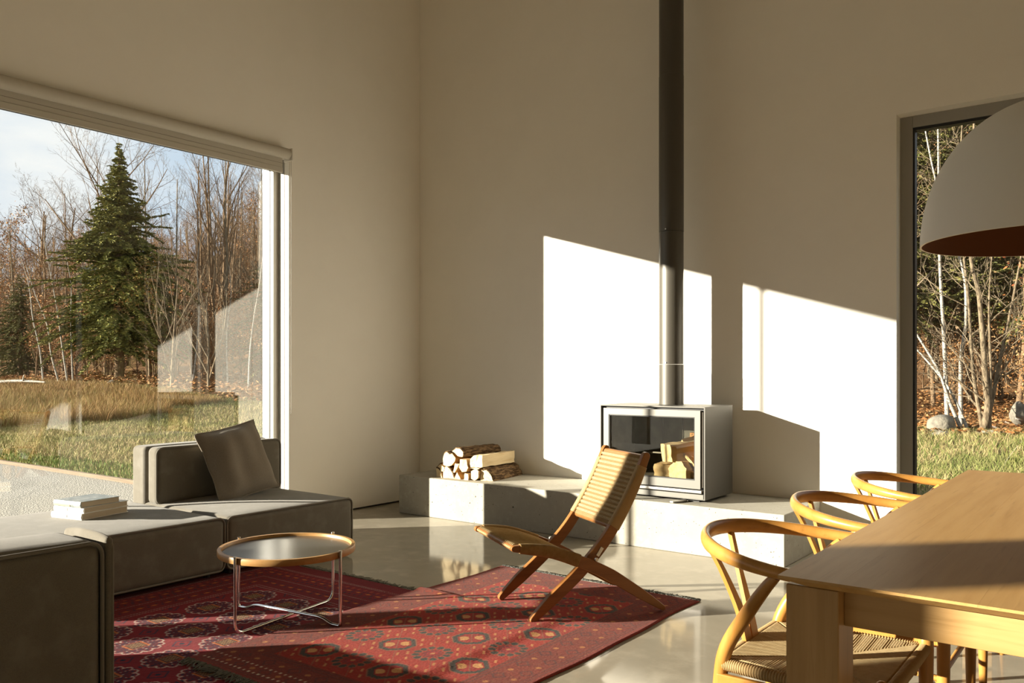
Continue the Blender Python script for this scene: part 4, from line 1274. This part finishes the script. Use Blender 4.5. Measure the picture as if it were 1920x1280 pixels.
# the ground further out, kept just below the meadow
def apron_ground():
    st = 3.0
    xs, ys = np.arange(-190, 111, st), np.arange(-90, 211, st)
    X, Y = np.meshgrid(xs, ys)
    inside = (X > -63) & (X < 15) & (Y > 6.5) & (Y < 39.5)
    Z = hgt(X, Y) - np.where(inside, .6, .012)
    C = np.empty(X.shape + (3,)); C[:] = (.25, .20, .09)
    k = sm(15, 18, Y)[..., None]; C[:] = C * (1 - k) + np.array((.27, .14, .06)) * k
    idx = np.arange(X.size).reshape(X.shape)
    F = np.stack([idx[:-1, :-1], idx[:-1, 1:], idx[1:, 1:], idx[1:, :-1]], -1).reshape(-1, 4)
    me = np_mesh('ground', np.stack([X, Y, Z], -1).reshape(-1, 3), F, M['ground'], C.reshape(-1, 3), smooth=True)
    return tag(link('ground', me), kind='structure')
apron_ground()
tag(G().box(-60, -50, -.3, XL - .35, 5.02, -.10).obj('gravel_yard', M['gravel']), kind='structure')
tag(G().box(-60, 5.02, -.28, XL - .36, 5.07, -.055).obj('timber_edging', M['timber'], bevel=.004),
    'long weathered timber board edging the gravel yard against the lawn', 'edging')

# ---- grass
def blades(name, x, y, h, wd, cols, seed, lean=.35, patch=None):
    rs = np.random.RandomState(seed); n = len(x)
    z = hgt(x, y) - .01
    a = rs.uniform(0, 2 * math.pi, n); la = rs.uniform(0, 2 * math.pi, n); lm = h * rs.uniform(.1, 1, n) * lean
    dx, dy = np.cos(a) * wd / 2, np.sin(a) * wd / 2
    lx, ly = np.cos(la) * lm, np.sin(la) * lm
    B = np.stack([x, y, z], -1)
    V = np.stack([B + np.stack([-dx, -dy, 0 * x], -1), B + np.stack([dx, dy, 0 * x], -1),
                  B + np.stack([-dx * .7 + lx * .35, -dy * .7 + ly * .35, h * .55], -1), B + np.stack([dx * .7 + lx * .35, dy * .7 + ly * .35, h * .55], -1),
                  B + np.stack([lx, ly, h * rs.uniform(.8, 1, n)], -1)], 1)
    base = (np.arange(n) * 5)[:, None, None]
    F = (np.array([[0, 1, 3], [0, 3, 2], [2, 3, 4]])[None] + base).reshape(-1, 3)
    ci = rs.randint(0, len(cols), n)
    C = np.array(cols)[ci] * rs.uniform(.75, 1.25, (n, 1))
    if patch is not None:
        C = C * (1 - .6 * patch[0][:, None]) + np.array(patch[1]) * .6 * patch[0][:, None]
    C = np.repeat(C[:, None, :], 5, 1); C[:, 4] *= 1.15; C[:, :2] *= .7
    me = np_mesh(name, V.reshape(-1, 3), F, M['grass'], np.clip(C.reshape(-1, 3), 0, 1))
    return tag(link(name, me), kind='stuff')
rs = np.random.RandomState(11)
dry, straw, grn, fresh, rust = (.36, .28, .13), (.46, .37, .18), (.17, .20, .045), (.13, .20, .04), (.31, .175, .065)
# mown lawn seen through the big window (fresh green along the edging, drier further out)
n = 120000
y = 5.15 + 10.5 * rs.power(.8, n); x = -6.2 - (y - 3) * .55 - rs.uniform(0, 1, n) ** .9 * 16
gk_ = vnoise(x, y, .8, 7)
m_ = y < 5.65 + .5 * gk_ + .25 * sm(0, 1, (x + 14) / 5)
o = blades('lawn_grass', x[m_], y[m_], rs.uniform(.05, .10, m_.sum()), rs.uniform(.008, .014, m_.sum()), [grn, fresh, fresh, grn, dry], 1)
tag(o, 'short fresh green lawn grass beside the timber edging', 'grass')
m2 = ~m_
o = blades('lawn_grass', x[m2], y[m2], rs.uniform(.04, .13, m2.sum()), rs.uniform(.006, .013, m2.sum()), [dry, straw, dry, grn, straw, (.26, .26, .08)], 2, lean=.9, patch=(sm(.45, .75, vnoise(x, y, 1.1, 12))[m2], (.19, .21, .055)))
tag(o, 'short dry yellow lawn grass between the fresh strip and the tall grass', 'grass')
# tall grass band
n = 90000
y = 6.2 + 8.6 * rs.uniform(0, 1, n); x = -(19.8 + np.maximum(y - 10, 0) * .6 + np.maximum(9 - y, 0) * .4) + 1.6 * (vnoise(y, y * .3, 1.5, 4) - .5) - 14 * rs.uniform(0, 1, n) ** 1.5
nn_ = vnoise(x, y, .7, 3)
k_ = nn_ > .18
far_ = sm(9, 13, y)
n3 = sm(.35, .7, vnoise(x, y, .55, 9))
o = blades('tall_grass', x[k_], y[k_], ((.20 + .42 * rs.uniform(0, 1, n) ** 1.5 * (.5 + nn_)) * (1 - .5 * far_))[k_], rs.uniform(.005, .012, n)[k_], [rust, dry, straw, (.30, .30, .08), (.34, .32, .09), (.34, .30, .09), (.38, .20, .07), (.20, .13, .06)], 3, lean=.8, patch=(np.maximum(n3, far_ * .9)[k_], (.34, .18, .07)))
tag(o, 'band of tall rust and straw coloured meadow grass', 'grass')
# lawn seen through the tall window
n = 56000
y = 6.4 + 10.2 * rs.power(1.3, n); x = -y * .19 - .4 + rs.uniform(-1.6, 2.4, n)
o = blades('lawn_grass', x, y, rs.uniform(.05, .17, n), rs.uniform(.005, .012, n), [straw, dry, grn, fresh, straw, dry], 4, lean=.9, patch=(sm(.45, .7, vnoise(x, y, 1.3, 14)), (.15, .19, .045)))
tag(o, 'rough pale and green grass outside the tall window', 'grass')

# ---- loose leaves
def quads(name, c, size, cols, seed, m, aspect=1., flat=0., dirs=None, wid=.55):
    rs = np.random.RandomState(seed); n = len(c)
    a = rs.normal(size=(n, 3)) if dirs is None else dirs + rs.normal(scale=.25, size=(n, 3))
    a /= np.linalg.norm(a, axis=1, keepdims=True)
    b = rs.normal(size=(n, 3)); b[:, 2] *= (1 - flat); a[:, 2] *= (1 - flat) if dirs is None else 1
    b = np.cross(a, b); b /= np.linalg.norm(b, axis=1, keepdims=True) + 1e-9
    if flat:
        b = np.cross(a, np.array([0, 0, 1.]) + rs.normal(scale=.4, size=(n, 3))); b /= np.linalg.norm(b, axis=1, keepdims=True) + 1e-9
    s = np.asarray(size)[:, None] if np.ndim(size) else size
    V = np.stack([c - a * s * aspect, c + b * s * wid, c + a * s * aspect, c - b * s * wid], 1)
    F = np.arange(n * 4).reshape(n, 4)
    C = np.array(cols)[rs.randint(0, len(cols), n)] * rs.uniform(.7, 1.3, (n, 1))
    return np_mesh(name, V.reshape(-1, 3), F, m, np.clip(np.repeat(C[:, None], 4, 1).reshape(-1, 3), 0, 1))
L_or, L_br, L_tan, L_red = (.36, .155, .05), (.27, .13, .048), (.38, .24, .11), (.46, .12, .045)
n = 14000
y = 15.6 + 9 * rs.power(.8, n); x = -y * .17 + rs.uniform(-3.2, 3.2, n)
c = np.stack([x, y, hgt(x, y) + rs.uniform(0, .12, n)], -1)
o = link('fallen_leaves', quads('fallen_leaves', c, rs.uniform(.03, .075, n), [L_or, L_br, L_tan, L_br], 5, M['leaf'], flat=.6)); tag(o, 'carpet of rusty fallen leaves under the trees outside the tall window', 'leaves', kind='stuff')
n = 9000
y = 15.2 + 6 * rs.power(.8, n); x = -rs.uniform(22, 48, n)
c = np.stack([x, y, hgt(x, y) + rs.uniform(0, .15, n)], -1)
o = link('fallen_leaves', quads('fallen_leaves', c, rs.uniform(.06, .12, n), [L_or, L_br, L_tan, L_br], 6, M['leaf'], flat=.6)); tag(o, 'brown leaf litter along the edge of the woods beyond the meadow', 'leaves', kind='stuff')

# ---- trees
def grow(seed, trunk, r0, levels, up=.25, wob=.12, start=.3, r1=None):
    """trunk: polyline; levels: [(children per metre-free count, length factor, radius factor, spread angle, segments)].
       returns (trunk G, branch G, twig tips)"""
    rnd = random.Random(seed)
    gt, gb, tips = G(), G(), []
    T = smooth_path(trunk, 5)
    n = len(T); L_ = sum((T[i + 1] - T[i]).length for i in range(n - 1))
    rad = [r0 * (1 - .82 * (i / (n - 1)) ** .9) for i in range(n)]
    gt.tube(T, rad, 8 if r0 > .06 else 6)
    def child(P, R_, lev, length):
        if lev >= len(levels): return
        cnt, lf, rf, spread, seg = levels[lev]
        m = len(P) - 1
        for k in range(cnt):
            t = (start if lev == 0 else .25) + (1 - (start if lev == 0 else .25)) * (k + rnd.random()) / cnt
            t = min(t, .985)
            f = t * m; i = min(int(f), m - 1); p = P[i].lerp(P[i + 1], f - i); d = (P[i + 1] - P[i]).normalized()
            ax = d.orthogonal().normalized(); ax.rotate(Quaternion(d, rnd.uniform(0, 2 * math.pi)))
            nd = d.copy(); nd.rotate(Quaternion(ax, R(spread * rnd.uniform(.65, 1.25))))
            ln = length * lf * (1.15 - .65 * t) * rnd.uniform(.7, 1.2)
            rr = max(R_[i] * rf, .0035)
            pts = [p]; q = p.copy()
            for s in range(seg):
                nd = (nd + Vector((rnd.uniform(-wob, wob), rnd.uniform(-wob, wob), rnd.uniform(-wob, wob) + up * .3))).normalized()
                q = q + nd * ln / seg; pts.append(q.copy())
            rl_ = [rr * (1 - .75 * s / seg) for s in range(seg + 1)]
            gb.tube(pts, rl_, 4 if lev == 0 else 3, cap=False)
            tips.append((pts[-1].copy(), nd.copy())); tips.append((pts[len(pts) // 2].copy(), nd.copy()))
            child(pts, rl_, lev + 1, ln)
    child(T, rad, 0, L_)
    return gt, gb, tips
def tree(name, label, group, seed, trunk, r0, levels, m, mb=None, leaves=None, loc=(0, 0, 0), **kw):
    gt, gb, tips = grow(seed, trunk, r0, levels, **kw)
    t = thing(name, label, 'tree', loc, 0, group)
    gt.obj('trunk', m, t, smooth=80, fix=False)
    b = gb.obj('branches', mb or m, t, smooth=80, fix=False); b['kind'] = 'stuff'
    if leaves:
        n, size, cols = leaves
        rs = np.random.RandomState(seed)
        pk = rs.randint(0, len(tips), n)
        c = np.array([tuple(tips[i][0]) for i in pk]) + rs.normal(scale=.14, size=(n, 3))
        lf = link('leaves', quads('leaves', c, rs.uniform(.6, 1.2, n) * size, cols, seed, M['leaf']), t); lf['kind'] = 'stuff'
    return t
def bent(h, dx, dy, seed, k=4, w_=.03):
    rnd = random.Random(seed)
    return [(dx * (i / k) ** 1.3 + rnd.uniform(-w_, w_) * h * .3 * (i > 0), dy * (i / k) ** 1.3 + rnd.uniform(-w_, w_) * h * .3 * (i > 0), h * i / k) for i in range(k + 1)]
def place(t, x, y, rz, sc, dz=-.08):
    t.location = (x, y, float(hgt(x, y)) + dz); t.rotation_euler = (0, 0, rz); t.scale = (sc,) * 3

LV_pole = [(16, .26, .38, 38, 3), (5, .55, .5, 42, 3), (4, .5, .6, 45, 2)]
LV_crown = [(11, .50, .50, 46, 4), (7, .55, .5, 44, 3), (5, .5, .5, 44, 3), (3, .45, .6, 44, 2)]
LV_birch = [(14, .20, .30, 42, 3), (5, .5, .5, 40, 2), (3, .5, .6, 40, 2)]
LV_shrub = [(12, .5, .55, 34, 3), (6, .5, .55, 38, 2), (3, .5, .6, 40, 2)]
# named trees beyond the meadow --------------------------------------------------
HEDGE = 'trees in the woods beyond the meadow'
t = tree('bare_tree', 'tall bare wide-crowned tree rising against the sky behind the evergreen', None, 21, bent(7.2, .2, .1, 2), .17, [(13, .62, .50, 44, 5), (7, .55, .5, 44, 4), (5, .5, .5, 44, 3), (3, .5, .6, 44, 2)], M['bark_brown'], start=.42, up=.35)
place(t, -36.5, 18.6, .6, 1.3)
t = tree('bare_tree', 'tall dark twin-stemmed bare tree beside the window jamb side of the meadow', None, 22, bent(9.4, .5, .2, 5), .13, [(13, .42, .55, 26, 4), (6, .5, .5, 36, 3), (4, .5, .5, 40, 2)], M['bark_brown'], start=.30, up=.5)
gt, gb, tp = grow(23, bent(9.0, -.9, -.1, 8), .11, [(13, .40, .55, 26, 4), (6, .5, .5, 36, 3), (4, .5, .5, 40, 2)], up=.5, start=.3)
gt.obj('trunk', M['bark_brown'], t, smooth=80, fix=False); b = gb.obj('branches', M['bark_brown'], t, smooth=80, fix=False); b['kind'] = 'stuff'
place(t, -31.3, 20.6, 0, 1.05)
t = tree('bare_tree', 'pale bare many-branched small tree in front of the evergreen', None, 24, bent(3.6, .2, .1, 3), .06, [(12, .75, .62, 30, 5), (6, .5, .5, 34, 3), (4, .5, .55, 36, 2)], M['bark_tan'], start=.06, up=.55)
place(t, -26.9, 15.9, .4, 1.1)
t = copy_tree(t); place(t, -25.6, 16.5, 2.4, .95); t['label'] = 'pale bare small tree between the evergreen and the window jamb'
# birches
bspec = [(-32.3, 14.9, -.9, -.5, 5.6, 'leaning white birch, tallest of the clump at the meadow edge'),
         (-32.1, 15.0, -.2, -.1, 5.0, 'upright slim white birch of the clump at the meadow edge'),
         (-33.2, 15.0, -1.5, -.6, 4.6, 'strongly tilted white birch at the outer side of the clump'),
         (-35.0, 15.2, -1.0, -.4, 5.2, 'thin white birch apart from the clump at the far end of the meadow'),
         (-27.6, 18.6, -.5, .4, 4.6, 'white birch with curved stem between evergreen and window jamb'),
         (-29.0, 18.0, .3, .2, 6.2, 'tall thin white birch just behind the pale small tree'),
         (-25.9, 18.3, .7, .1, 5.0, 'white birch trunk nearest the window jamb'),
         (-30.2, 17.9, -.7, 0, 5.4, 'white birch half hidden by the evergreen boughs')]
for i, (x, y, dx, dy, h, lab) in enumerate(bspec):
    t = tree('birch_tree', lab, 'white birches at the edge of the woods', 40 + i, bent(h, dx, dy, i, w_=.055), .042, LV_birch, M['birch'], M['bark_tan'], start=.3, up=.35)
    place(t, x, y, 0, 1.0)
# the evergreen
def conifer(name, label, seed, H_, RB, loc, dens=1., cols=None, zlow=.9, group=None, fine=1.):
    rs = np.random.RandomState(seed); rnd = random.Random(seed)
    t = thing(name, label, 'tree', loc, 0, group)
    G().tube([(0, 0, -.2), (.02, .02, H_ * .5), (0, 0, H_)], [.021 * H_, .013 * H_, .004], 9).obj('trunk', M['bark_brown'], t, smooth=80, fix=False)
    gb = G(); cs, ds, sz = [], [], []
    z = zlow
    while z < H_ - .03:
        f = (z - zlow) / (H_ - zlow)
        rr = RB * min(1, (1 - f) / .60) ** 1.15 * (.75 + .25 * min(1, f / .12))
        for k in range(int(10 + 9 * (1 - f))):
            a = rnd.uniform(0, 2 * math.pi)
            lump = 1 + .24 * math.sin(2 * a + 5.2 * f + seed) + .18 * math.sin(3 * a - 9 * f + 2 * seed)
            ln = max(.05, rr * lump * rnd.choice((rnd.uniform(.4, .85), rnd.uniform(.8, 1.1))))
            dr0 = rnd.uniform(-.15, .45)
            zz = z + rnd.uniform(-.25, .25) * min(1, (1 - f) * 3)
            pts = [Vector((0, 0, zz)) + Vector((math.cos(a) * ln * s, math.sin(a) * ln * s, (.16 * s - (dr0 + .25 * (1 - f)) * s * s) * ln)) for s in (0, .35, .7, 1)]
            gb.tube(pts, [.018, .013, .008, .003], 3, cap=False)
            nsp = max(6, int(ln * 58 * dens))
            for _ in range(nsp):
                s = rnd.uniform(.06, 1.0) ** .85
                i = min(int(s * 3), 2); p = pts[i].lerp(pts[i + 1], s * 3 - i)
                side = rnd.choice((-1, 1)) * rnd.uniform(.3, 1.3)
                da = Vector((math.cos(a + side), math.sin(a + side), rnd.uniform(-.5, .12)))
                l_ = fine * rnd.uniform(.07, .16) * (1.15 - .5 * s) * (.6 + .4 * min(1, ln))
                cs.append(tuple(p + da * l_ * .7)); ds.append(tuple(da)); sz.append(l_ * .8)
        z += .155 * (1 - .35 * f)
    b = gb.obj('branches', M['bark_brown'], t, fix=False); b['kind'] = 'stuff'
    me = quads('foliage', np.array(cs), np.array(sz), cols or [(.165, .16, .036), (.11, .118, .028), (.225, .205, .05), (.07, .082, .022)], seed, M['needle'], dirs=np.array(ds), wid=.30)
    # slim the sprays
    f = link('foliage', me, t); f['kind'] = 'stuff'
    return t
conifer('evergreen_tree', 'dense dark green evergreen tree standing alone before the woods', 5, 9.1, 2.35, (-31.3, 16.35, float(hgt(-31.3, 16.35))), dens=2.0, zlow=1.3)
c2 = conifer('evergreen_tree', 'smaller dark evergreen half hidden behind the bare tree trunks', 6, 6.5, 2.0, (-26.6, 20.4, float(hgt(-26.6, 20.4))), dens=3.0, fine=.52, cols=[(.12, .115, .03), (.085, .09, .025), (.155, .14, .04), (.055, .062, .02)])
t = copy_tree(c2); t.location = (-41.5, 17.0, float(hgt(-41.5, 17)) - .3); t.scale = (.95, .95, .8); t['label'] = 'olive green evergreen at the far end of the meadow'
for i, (x, y, s) in enumerate(((-4.9, 21.5, 1.25), (-6.3, 25, 1.6), (-3.2, 24.5, 1.5), (-2.2, 22.5, 1.2), (-.4, 25, 1.5), (-4.6, 29, 1.8))):
    t = copy_tree(c2); t.location = (x, y, float(hgt(x, y)) + 1.0); t.scale = (s,) * 3; t.rotation_euler = (0, 0, i * 1.3)
    t['label'] = 'dim evergreen deep in the woods behind the tall window'; t['group'] = 'evergreens behind the tall window'

# trees outside the tall window ---------------------------------------------------
def stem_tree(name, label, stems, m, mb, seed, lv, loc_y, group=None, st=.25, up=.25, leaves=None):
    x0, z0 = stems[0][0][0][0], stems[0][0][0][1]
    t = thing(name, label, 'tree', (x0, loc_y, z0 - .25), 0, group)
    tp_all = []
    for k, (pl_, r) in enumerate(stems):
        P = [(px - x0, (k % 3 - 1) * .08 * j / max(1, len(pl_) - 1) * 4, pz - z0 + .25 - (.12 if j == 0 else 0)) for j, (px, pz) in enumerate(pl_)]
        gt, gb, tp = grow(seed + k, P, r, lv, up=up, start=st)
        gt.obj('trunk', m, t, smooth=80, fix=False)
        b = gb.obj('branches', mb, t, smooth=80, fix=False); b['kind'] = 'stuff'
        tp_all += tp
    if leaves:
        n, size, cols = leaves
        rs = np.random.RandomState(seed); pk = rs.randint(0, len(tp_all), n)
        c = np.array([tuple(tp_all[i][0]) for i in pk]) + rs.normal(scale=.12, size=(n, 3))
        lf = link('leaves', quads('leaves', c, rs.uniform(.6, 1.2, n) * size, cols, seed, M['leaf']), t); lf['kind'] = 'stuff'
    return t
LVr = [(10, .20, .32, 46, 3), (5, .5, .5, 42, 3), (3, .5, .6, 42, 2)]
stem_tree('birch_tree', 'two-stemmed white birch leaning towards the tall window frame',
          [([(-2.54, .15), (-2.76, .62), (-2.96, 1.26), (-3.45, 2.18), (-3.8, 3.0)], .040), ([(-2.46, .17), (-2.62, .5), (-2.83, .95), (-3.2, 1.45), (-3.55, 1.85), (-4.0, 2.4)], .034)], M['birch'], M['bark_tan'], 70, LVr, 16.5)
stem_tree('birch_tree', 'straight white birch behind the boulder outside the tall window',
          [([(-2.89, .35), (-2.93, 1.73), (-2.99, 3.26), (-3.0, 5.46), (-3.02, 7.5)], .046)], M['birch'], M['bark_tan'], 74, LVr, 16.9, st=.3)
stem_tree('birch_tree', 'white birch forking high beside the straight birch',
          [([(-2.72, .3), (-2.71, 1.35), (-2.62, 2.2), (-2.66, 3.04), (-2.95, 4.0), (-3.27, 5.7), (-3.4, 7)], .044)], M['birch'], M['bark_tan'], 77, LVr, 17.2, st=.35)
stem_tree('bare_tree', 'grey multi-stemmed tree with rough trunks outside the tall window',
          [([(-2.31, .1), (-2.16, .5), (-2.19, 1.16), (-2.27, 2.46), (-2.4, 3.4), (-2.3, 6)], .075), ([(-2.22, .2), (-2.39, 1.2), (-2.46, 2.47), (-2.6, 4.2), (-2.5, 6.5)], .042),
           ([(-2.2, .25), (-1.97, 1.53), (-1.77, 2.71), (-1.5, 4.5)], .045), ([(-2.14, .3), (-2.11, 1.26), (-2.11, 2.64), (-1.9, 5)], .036)], M['bark_tan'], M['bark_tan'], 80, [(13, .24, .34, 52, 4), (6, .55, .5, 46, 3), (4, .5, .6, 46, 2)], 16.3, st=.15)
for i, (x, y, h) in enumerate(((-1.3, 17.2, 4.2), (-1.0, 16.2, 3.2), (-.3, 16.8, 3.8))):
    t = tree('leafy_sapling', 'bare sapling holding on to red and orange leaves outside the tall window', 'red-leaved saplings outside the tall window', 90 + i, bent(h, .2, .1, i), .03, [(14, .42, .5, 50, 3), (5, .5, .5, 42, 2), (3, .5, .6, 40, 2)], M['bark_tan'], leaves=(420, .042, [L_red, L_or, L_red, L_tan]), start=.2)
    place(t, x, y, 0, 1)

# woods in general: poles, bare crowns, shrubs with dry leaves, copied from a few kinds -----
def kinds(n, f): return [f(i) for i in range(n)]
poles = kinds(3, lambda i: tree('bare_tree', 'slender bare pole-like tree in the woods beyond the meadow', HEDGE, 100 + i, bent(8.5, .5 - .4 * i, .2, i + 20), .075, LV_pole, M['bark_brown'] if i != 1 else M['bark_tan'], start=.25, up=.45))
crowns = kinds(3, lambda i: tree('bare_tree', 'bare round-crowned tree on the wooded slope beyond the meadow', 'round-crowned bare trees on the slope', 110 + i, bent(6.5, .3, -.2, i + 30), .11, LV_crown, M['bark_brown'], start=.3, up=.3))
shrubs = kinds(3, lambda i: tree('dry_leaved_shrub', 'brown shrub with dry leaves at the foot of the woods beyond the meadow', 'dry-leaved shrubs at the foot of the woods', 120 + i, bent(2.6, .2, .1, i + 40), .03, LV_shrub, M['bark_brown'], leaves=(1200, .040, [L_br, L_or, L_tan, L_br]), start=.05, up=.5))
tall_l = kinds(2, lambda i: tree('dry_leaved_tree', 'tree still hung with dry brown leaves in the woods beyond the meadow', 'brown-leaved trees in the woods', 130 + i, bent(7.0, .3, .2, i + 50), .08, [(16, .30, .45, 44, 3), (6, .5, .5, 42, 3), (3, .5, .6, 42, 2)], M['bark_tan'], leaves=(1900, .046, [L_br, L_br, L_tan, L_or]), start=.2, up=.3))
rnd = random.Random(77)
used = set()
def take(proto, x, y, rz, sc, label=None, group=None):
    if proto.name in used:
        t = copy_tree(proto)
    else:
        t = proto; used.add(proto.name)
    place(t, x, y, rz, sc)
    if label: t['label'] = label; t['group'] = group
    elif x < -8:
        # say where in the woods it stands: against the evergreen and the window jamb, and how deep
        dx_, dy_ = x * .7969 + y * .6041, -x * .6041 + y * .7969
        px = 962.5 + 1566 * dx_ / dy_
        side = 'to the far side of the evergreen' if px < 95 else 'behind the evergreen' if px < 300 else 'between evergreen and window jamb'
        dep = 'at the front of the woods' if dy_ < 42 else 'deep in the woods' if dy_ < 60 else 'high on the slope'
        kind_ = {'pole': 'slender bare pole-like tree', 'crown': 'bare round-crowned tree', 'shrub': 'brown dry-leaved shrub', 'leafy': 'tree with dry brown leaves'}[proto['sort']]
        t['label'] = '%s %s, %s' % (kind_, dep, side); t['group'] = '%ss %s %s' % (kind_, dep, side)
    return t
for ps, nm in ((poles, 'pole'), (crowns, 'crown'), (shrubs, 'shrub'), (tall_l, 'leafy')):
    for p_ in ps: p_['sort'] = nm
def sector(u0, u1, d0, d1, ymin, pw_=1.):
    """a point of the ground between two bearings and two distances"""
    while True:
        u = rnd.uniform(u0, u1); d = d0 + (d1 - d0) * rnd.random() ** pw_
        a = (u - 962.5) / 1566.24
        x, y = d * (a * .7969 - .6041), d * (a * .6041 + .7969)
        if y > ymin: return x, y
for i in range(80):
    x, y = sector(-110, 570, 32, 62, 17.2); take(poles[i % 3], x, y, rnd.uniform(0, 6.3), rnd.uniform(.75, 1.15))
for i in range(70):
    x, y = sector(-130, 580, 44, 95, 19); take(crowns[i % 3], x, y, rnd.uniform(0, 6.3), rnd.uniform(.9, 1.5))
for i in range(120):
    x, y = sector(-130, 580, 31.5, 62, 16.6, 1.5); take(shrubs[i % 3], x, y, rnd.uniform(0, 6.3), rnd.uniform(.6, 1.3))
for i in range(84):
    x, y = sector(-130, 580, 38, 92, 18.5); take(tall_l[i % 2], x, y, rnd.uniform(0, 6.3), rnd.uniform(.7, 1.15))
for i in range(26):
    x, y = sector(1630, 2080, 17.5, 36, 17.5); take(poles[i % 3], x, y, rnd.uniform(0, 6.3), rnd.uniform(.8, 1.2), 'bare pole-like tree in the woods behind the tall window', 'bare trees behind the tall window')
for i in range(46):
    x, y = sector(1630, 2080, 16.8, 30, 17.0); take(shrubs[i % 3], x, y, rnd.uniform(0, 6.3), rnd.uniform(.5, 1.0), 'brown dry-leaved shrub behind the birches of the tall window', 'shrubs behind the tall window')
for i in range(30):
    x, y = sector(1630, 2080, 19.5, 42, 19.0); take(tall_l[i % 2], x, y, rnd.uniform(0, 6.3), rnd.uniform(.7, 1.1), 'brown-leaved tree in the woods behind the tall window', 'brown-leaved trees behind the tall window')

for i in range(26):
    x, y = rnd.uniform(9, 34), rnd.uniform(15, 34); take(tall_l[i % 2], x, y, rnd.uniform(0, 6.3), rnd.uniform(.9, 1.3), 'brown-leaved tree in the woods off to the side of the house', 'trees off to the side of the house')
for i in range(14):
    x, y = rnd.uniform(10, 36), rnd.uniform(16, 36)
    t = copy_tree(c2); t.location = (x, y, float(hgt(x, y)) - .2); t.scale = (1.4,) * 3
    t['label'] = 'evergreen in the woods off to the side of the house'; t['group'] = 'evergreens off to the side of the house'

# ---- boulders and fallen wood
def boulder(label, x, y, z, sx, sy, sz, seed, name='boulder'):
    bm = bmesh.new(); bmesh.ops.create_icosphere(bm, subdivisions=3, radius=1)
    rnd_ = random.Random(seed); ph = [rnd_.uniform(0, 6) for _ in range(6)]
    for v in bm.verts:
        c = v.co; k = 1 + .10 * math.sin(3 * c.x + ph[0]) + .10 * math.sin(4 * c.y + ph[1]) + .08 * math.sin(5 * c.z + ph[2]) + .05 * math.sin(9 * c.x + 7 * c.y + ph[3])
        v.co = Vector((c.x * sx * k, c.y * sy * k, c.z * sz * k))
    me = bpy.data.meshes.new(name); bm.to_mesh(me); bm.free(); me.materials.append(M['boulder']); me.shade_smooth()
    return tag(link(name, me, loc=(x, y, z)), label, 'rock')
boulder('rounded lichen-grey boulder lying before the straight birch', -2.87, 16.1, .24, .27, .24, .20, 1)
boulder('small grey stone low in the grass below the big boulder', -2.78, 15.6, .12, .14, .12, .09, 2)
boulder('slanted grey boulder in the leaves beside the multi-stemmed tree', -1.85, 17.6, .42, .15, .18, .2, 3)
boulder('pale stone at the edge of the woods below the evergreen', -29.6, 15.2, float(hgt(-29.6, 15.2)) + .04, .16, .14, .08, 4)
t = thing('fallen_birch', 'pale fallen birch trunk lying at the far end of the meadow', 'log', (-33.6, 13.7, float(hgt(-33.6, 13.7)) + .12))
G().tube(smooth_path([(-1.6, -.3, 0), (0, .05, .06), (1.5, .3, .02)], 5), lerp_list([.055, .05, .03], 11), 8).obj('trunk', M['birch'], t, smooth=70)
G().tube([(.2, .08, .06), (.7, -.1, .25), (1.0, -.2, .3)], [.03, .02, .01], 6).obj('branch', M['birch'], t, smooth=70)
t = thing('fallen_branch', 'bleached fallen branch in the leaves below the multi-stemmed tree', 'branch', (-2.0, 15.9, .14))
G().tube(smooth_path([(-.3, 0, .02), (0, .05, .05), (.35, 0, .02)], 5), lerp_list([.035, .03, .018], 11), 6).obj('limb', M['birch'], t, smooth=70)
